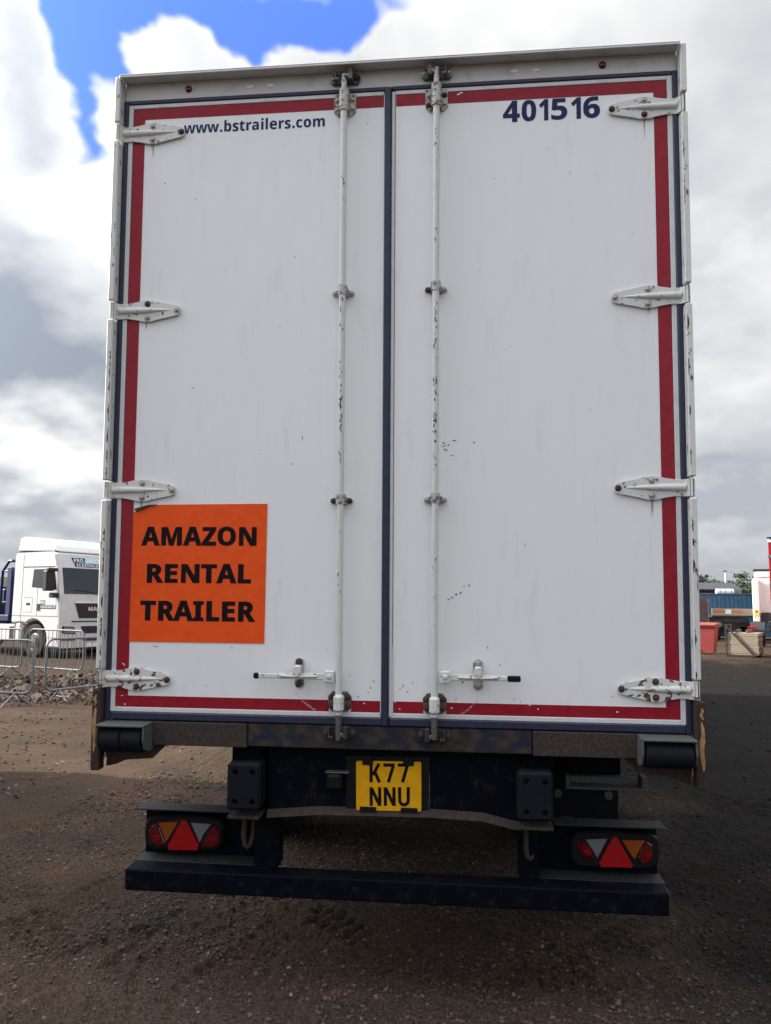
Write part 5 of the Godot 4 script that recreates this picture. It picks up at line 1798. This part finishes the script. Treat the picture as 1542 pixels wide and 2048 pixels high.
func leafy(t: Node3D, base: Vector3, h: float, w: float, seed_: int, conical: float) -> void:
	var r := RandomNumberGenerator.new()
	r.seed = seed_
	var tr := MB.new()
	tr.cyl(base, base + Vector3(0, h * 0.75, 0), w * 0.05, w * 0.015, 8)
	var crown := MB.new()
	crown.coloured = true
	for k in 14:
		var y := h * r.randf_range(0.3, 0.9)
		var a := r.randf() * TAU
		var reach := w * 0.5 * (1.0 - conical * (y / h - 0.25)) * r.randf_range(0.5, 0.95)
		var tip := base + Vector3(cos(a) * reach, y + h * 0.06, sin(a) * reach)
		tr.cyl(base + Vector3(0, y * 0.85, 0), tip, w * 0.014, w * 0.005, 5)
		for c in 3:
			var mid := tip.lerp(base + Vector3(0, y, 0), 0.28 * c) + Vector3(r.randf_range(-1, 1), r.randf_range(-0.5, 1.0), r.randf_range(-1, 1)) * w * 0.06
			for q in 60:
				var o := Vector3(r.randfn(), r.randfn() * 0.7, r.randfn()) * w * 0.085
				var s := w * r.randf_range(0.025, 0.05)
				var u := Vector3(r.randfn(), r.randfn(), r.randfn()).normalized()
				var v2 := u.cross(Vector3(r.randfn(), r.randfn(), r.randfn()).normalized()).normalized()
				var g := r.randf_range(0.6, 1.25)
				crown.col = Color(0.045 * g, 0.075 * g, 0.028 * g)
				crown.quad(mid + o - u * s, mid + o + v2 * s * 0.6, mid + o + u * s, mid + o - v2 * s * 0.6)
	put("trunk", tr, M.bark, t)
	put("crown", crown, M.leaf, t)

func yard_edge() -> void:
	var i := 0
	for s in [[1492, 1146, 88.0, 3.4, 0.35, "dark green pointed tree rising behind the container by the white tractor"], [1440, 1158, 92.0, 3.2, 0.0, "rounded green bush behind the container roof near the pole"], [1466, 1160, 90.0, 3.4, 0.0, "pale green bushy tree between the pole and the pointed tree"], [1393, 1153, 85.0, 3.4, 0.0, "green tree half hidden behind the trailer's corner post"], [1478, 1166, 80.0, 2.6, 0.0, "low bright bush at the foot of the pointed tree"], [1420, 1166, 110.0, 5.0, 0.0, "low distant shrub beside the thin mast"]]:
		var p := dp(s[0], s[1], s[2])
		var t := thing("yard_tree", s[5], "tree", Vector3(p.x, 0, p.z), 0.0, "trees beyond the yard")
		leafy(t, Vector3.ZERO, p.y * 1.0, s[3], 300 + i, s[4])
		i += 1
	var p := dp(1450.5, 1143, 70)
	var l := thing("lamp_post", "thin white lamp post rising behind the container", "lamp post", Vector3(p.x, 0, p.z))
	var b := MB.new()
	b.cyl(Vector3.ZERO, Vector3(0, p.y, 0), 0.09, 0.06, 8)
	put("pole", b, M.white_ink, l)
	pbox("head", M.galv, l, -0.25, 0.12, p.y, p.y + 0.08, -0.1, 0.1, 0.02)
	p = dp(1413, 1148, 80)
	var ms := thing("thin_mast", "thin dark mast above the shed roof", "mast", Vector3(p.x, 0, p.z))
	b = MB.new()
	b.cyl(Vector3.ZERO, Vector3(0, p.y, 0), 0.05, 0.03, 6)
	put("pole", b, M.black, ms)
	pbox("aerial", M.black, ms, -0.16, 0.16, p.y - 0.3, p.y - 0.1, -0.02, 0.02, 0.0)
	# long low shed
	p = dp(1385, 1172, 60)
	var sh := thing("low_shed", "long low shed with a dark roof behind the container", "shed", Vector3(p.x - 6.0, 0, p.z))
	pbox("wall", M.brown_sheet, sh, 0.0, 9.3, 0.0, 3.0, -5.0, 0.0, 0.01)
	var rf := MB.new()
	rf.prism(PackedVector2Array([Vector2(0.3, 2.95), Vector2(0.3, 3.05), Vector2(-2.5, 3.62), Vector2(-5.3, 3.05), Vector2(-5.3, 2.95)]), -0.2, 9.5, Basis(Vector3(0, 0, 1), Vector3(0, 1, 0), Vector3(1, 0, 0)))
	put("roof", rf, M.roof, sh)
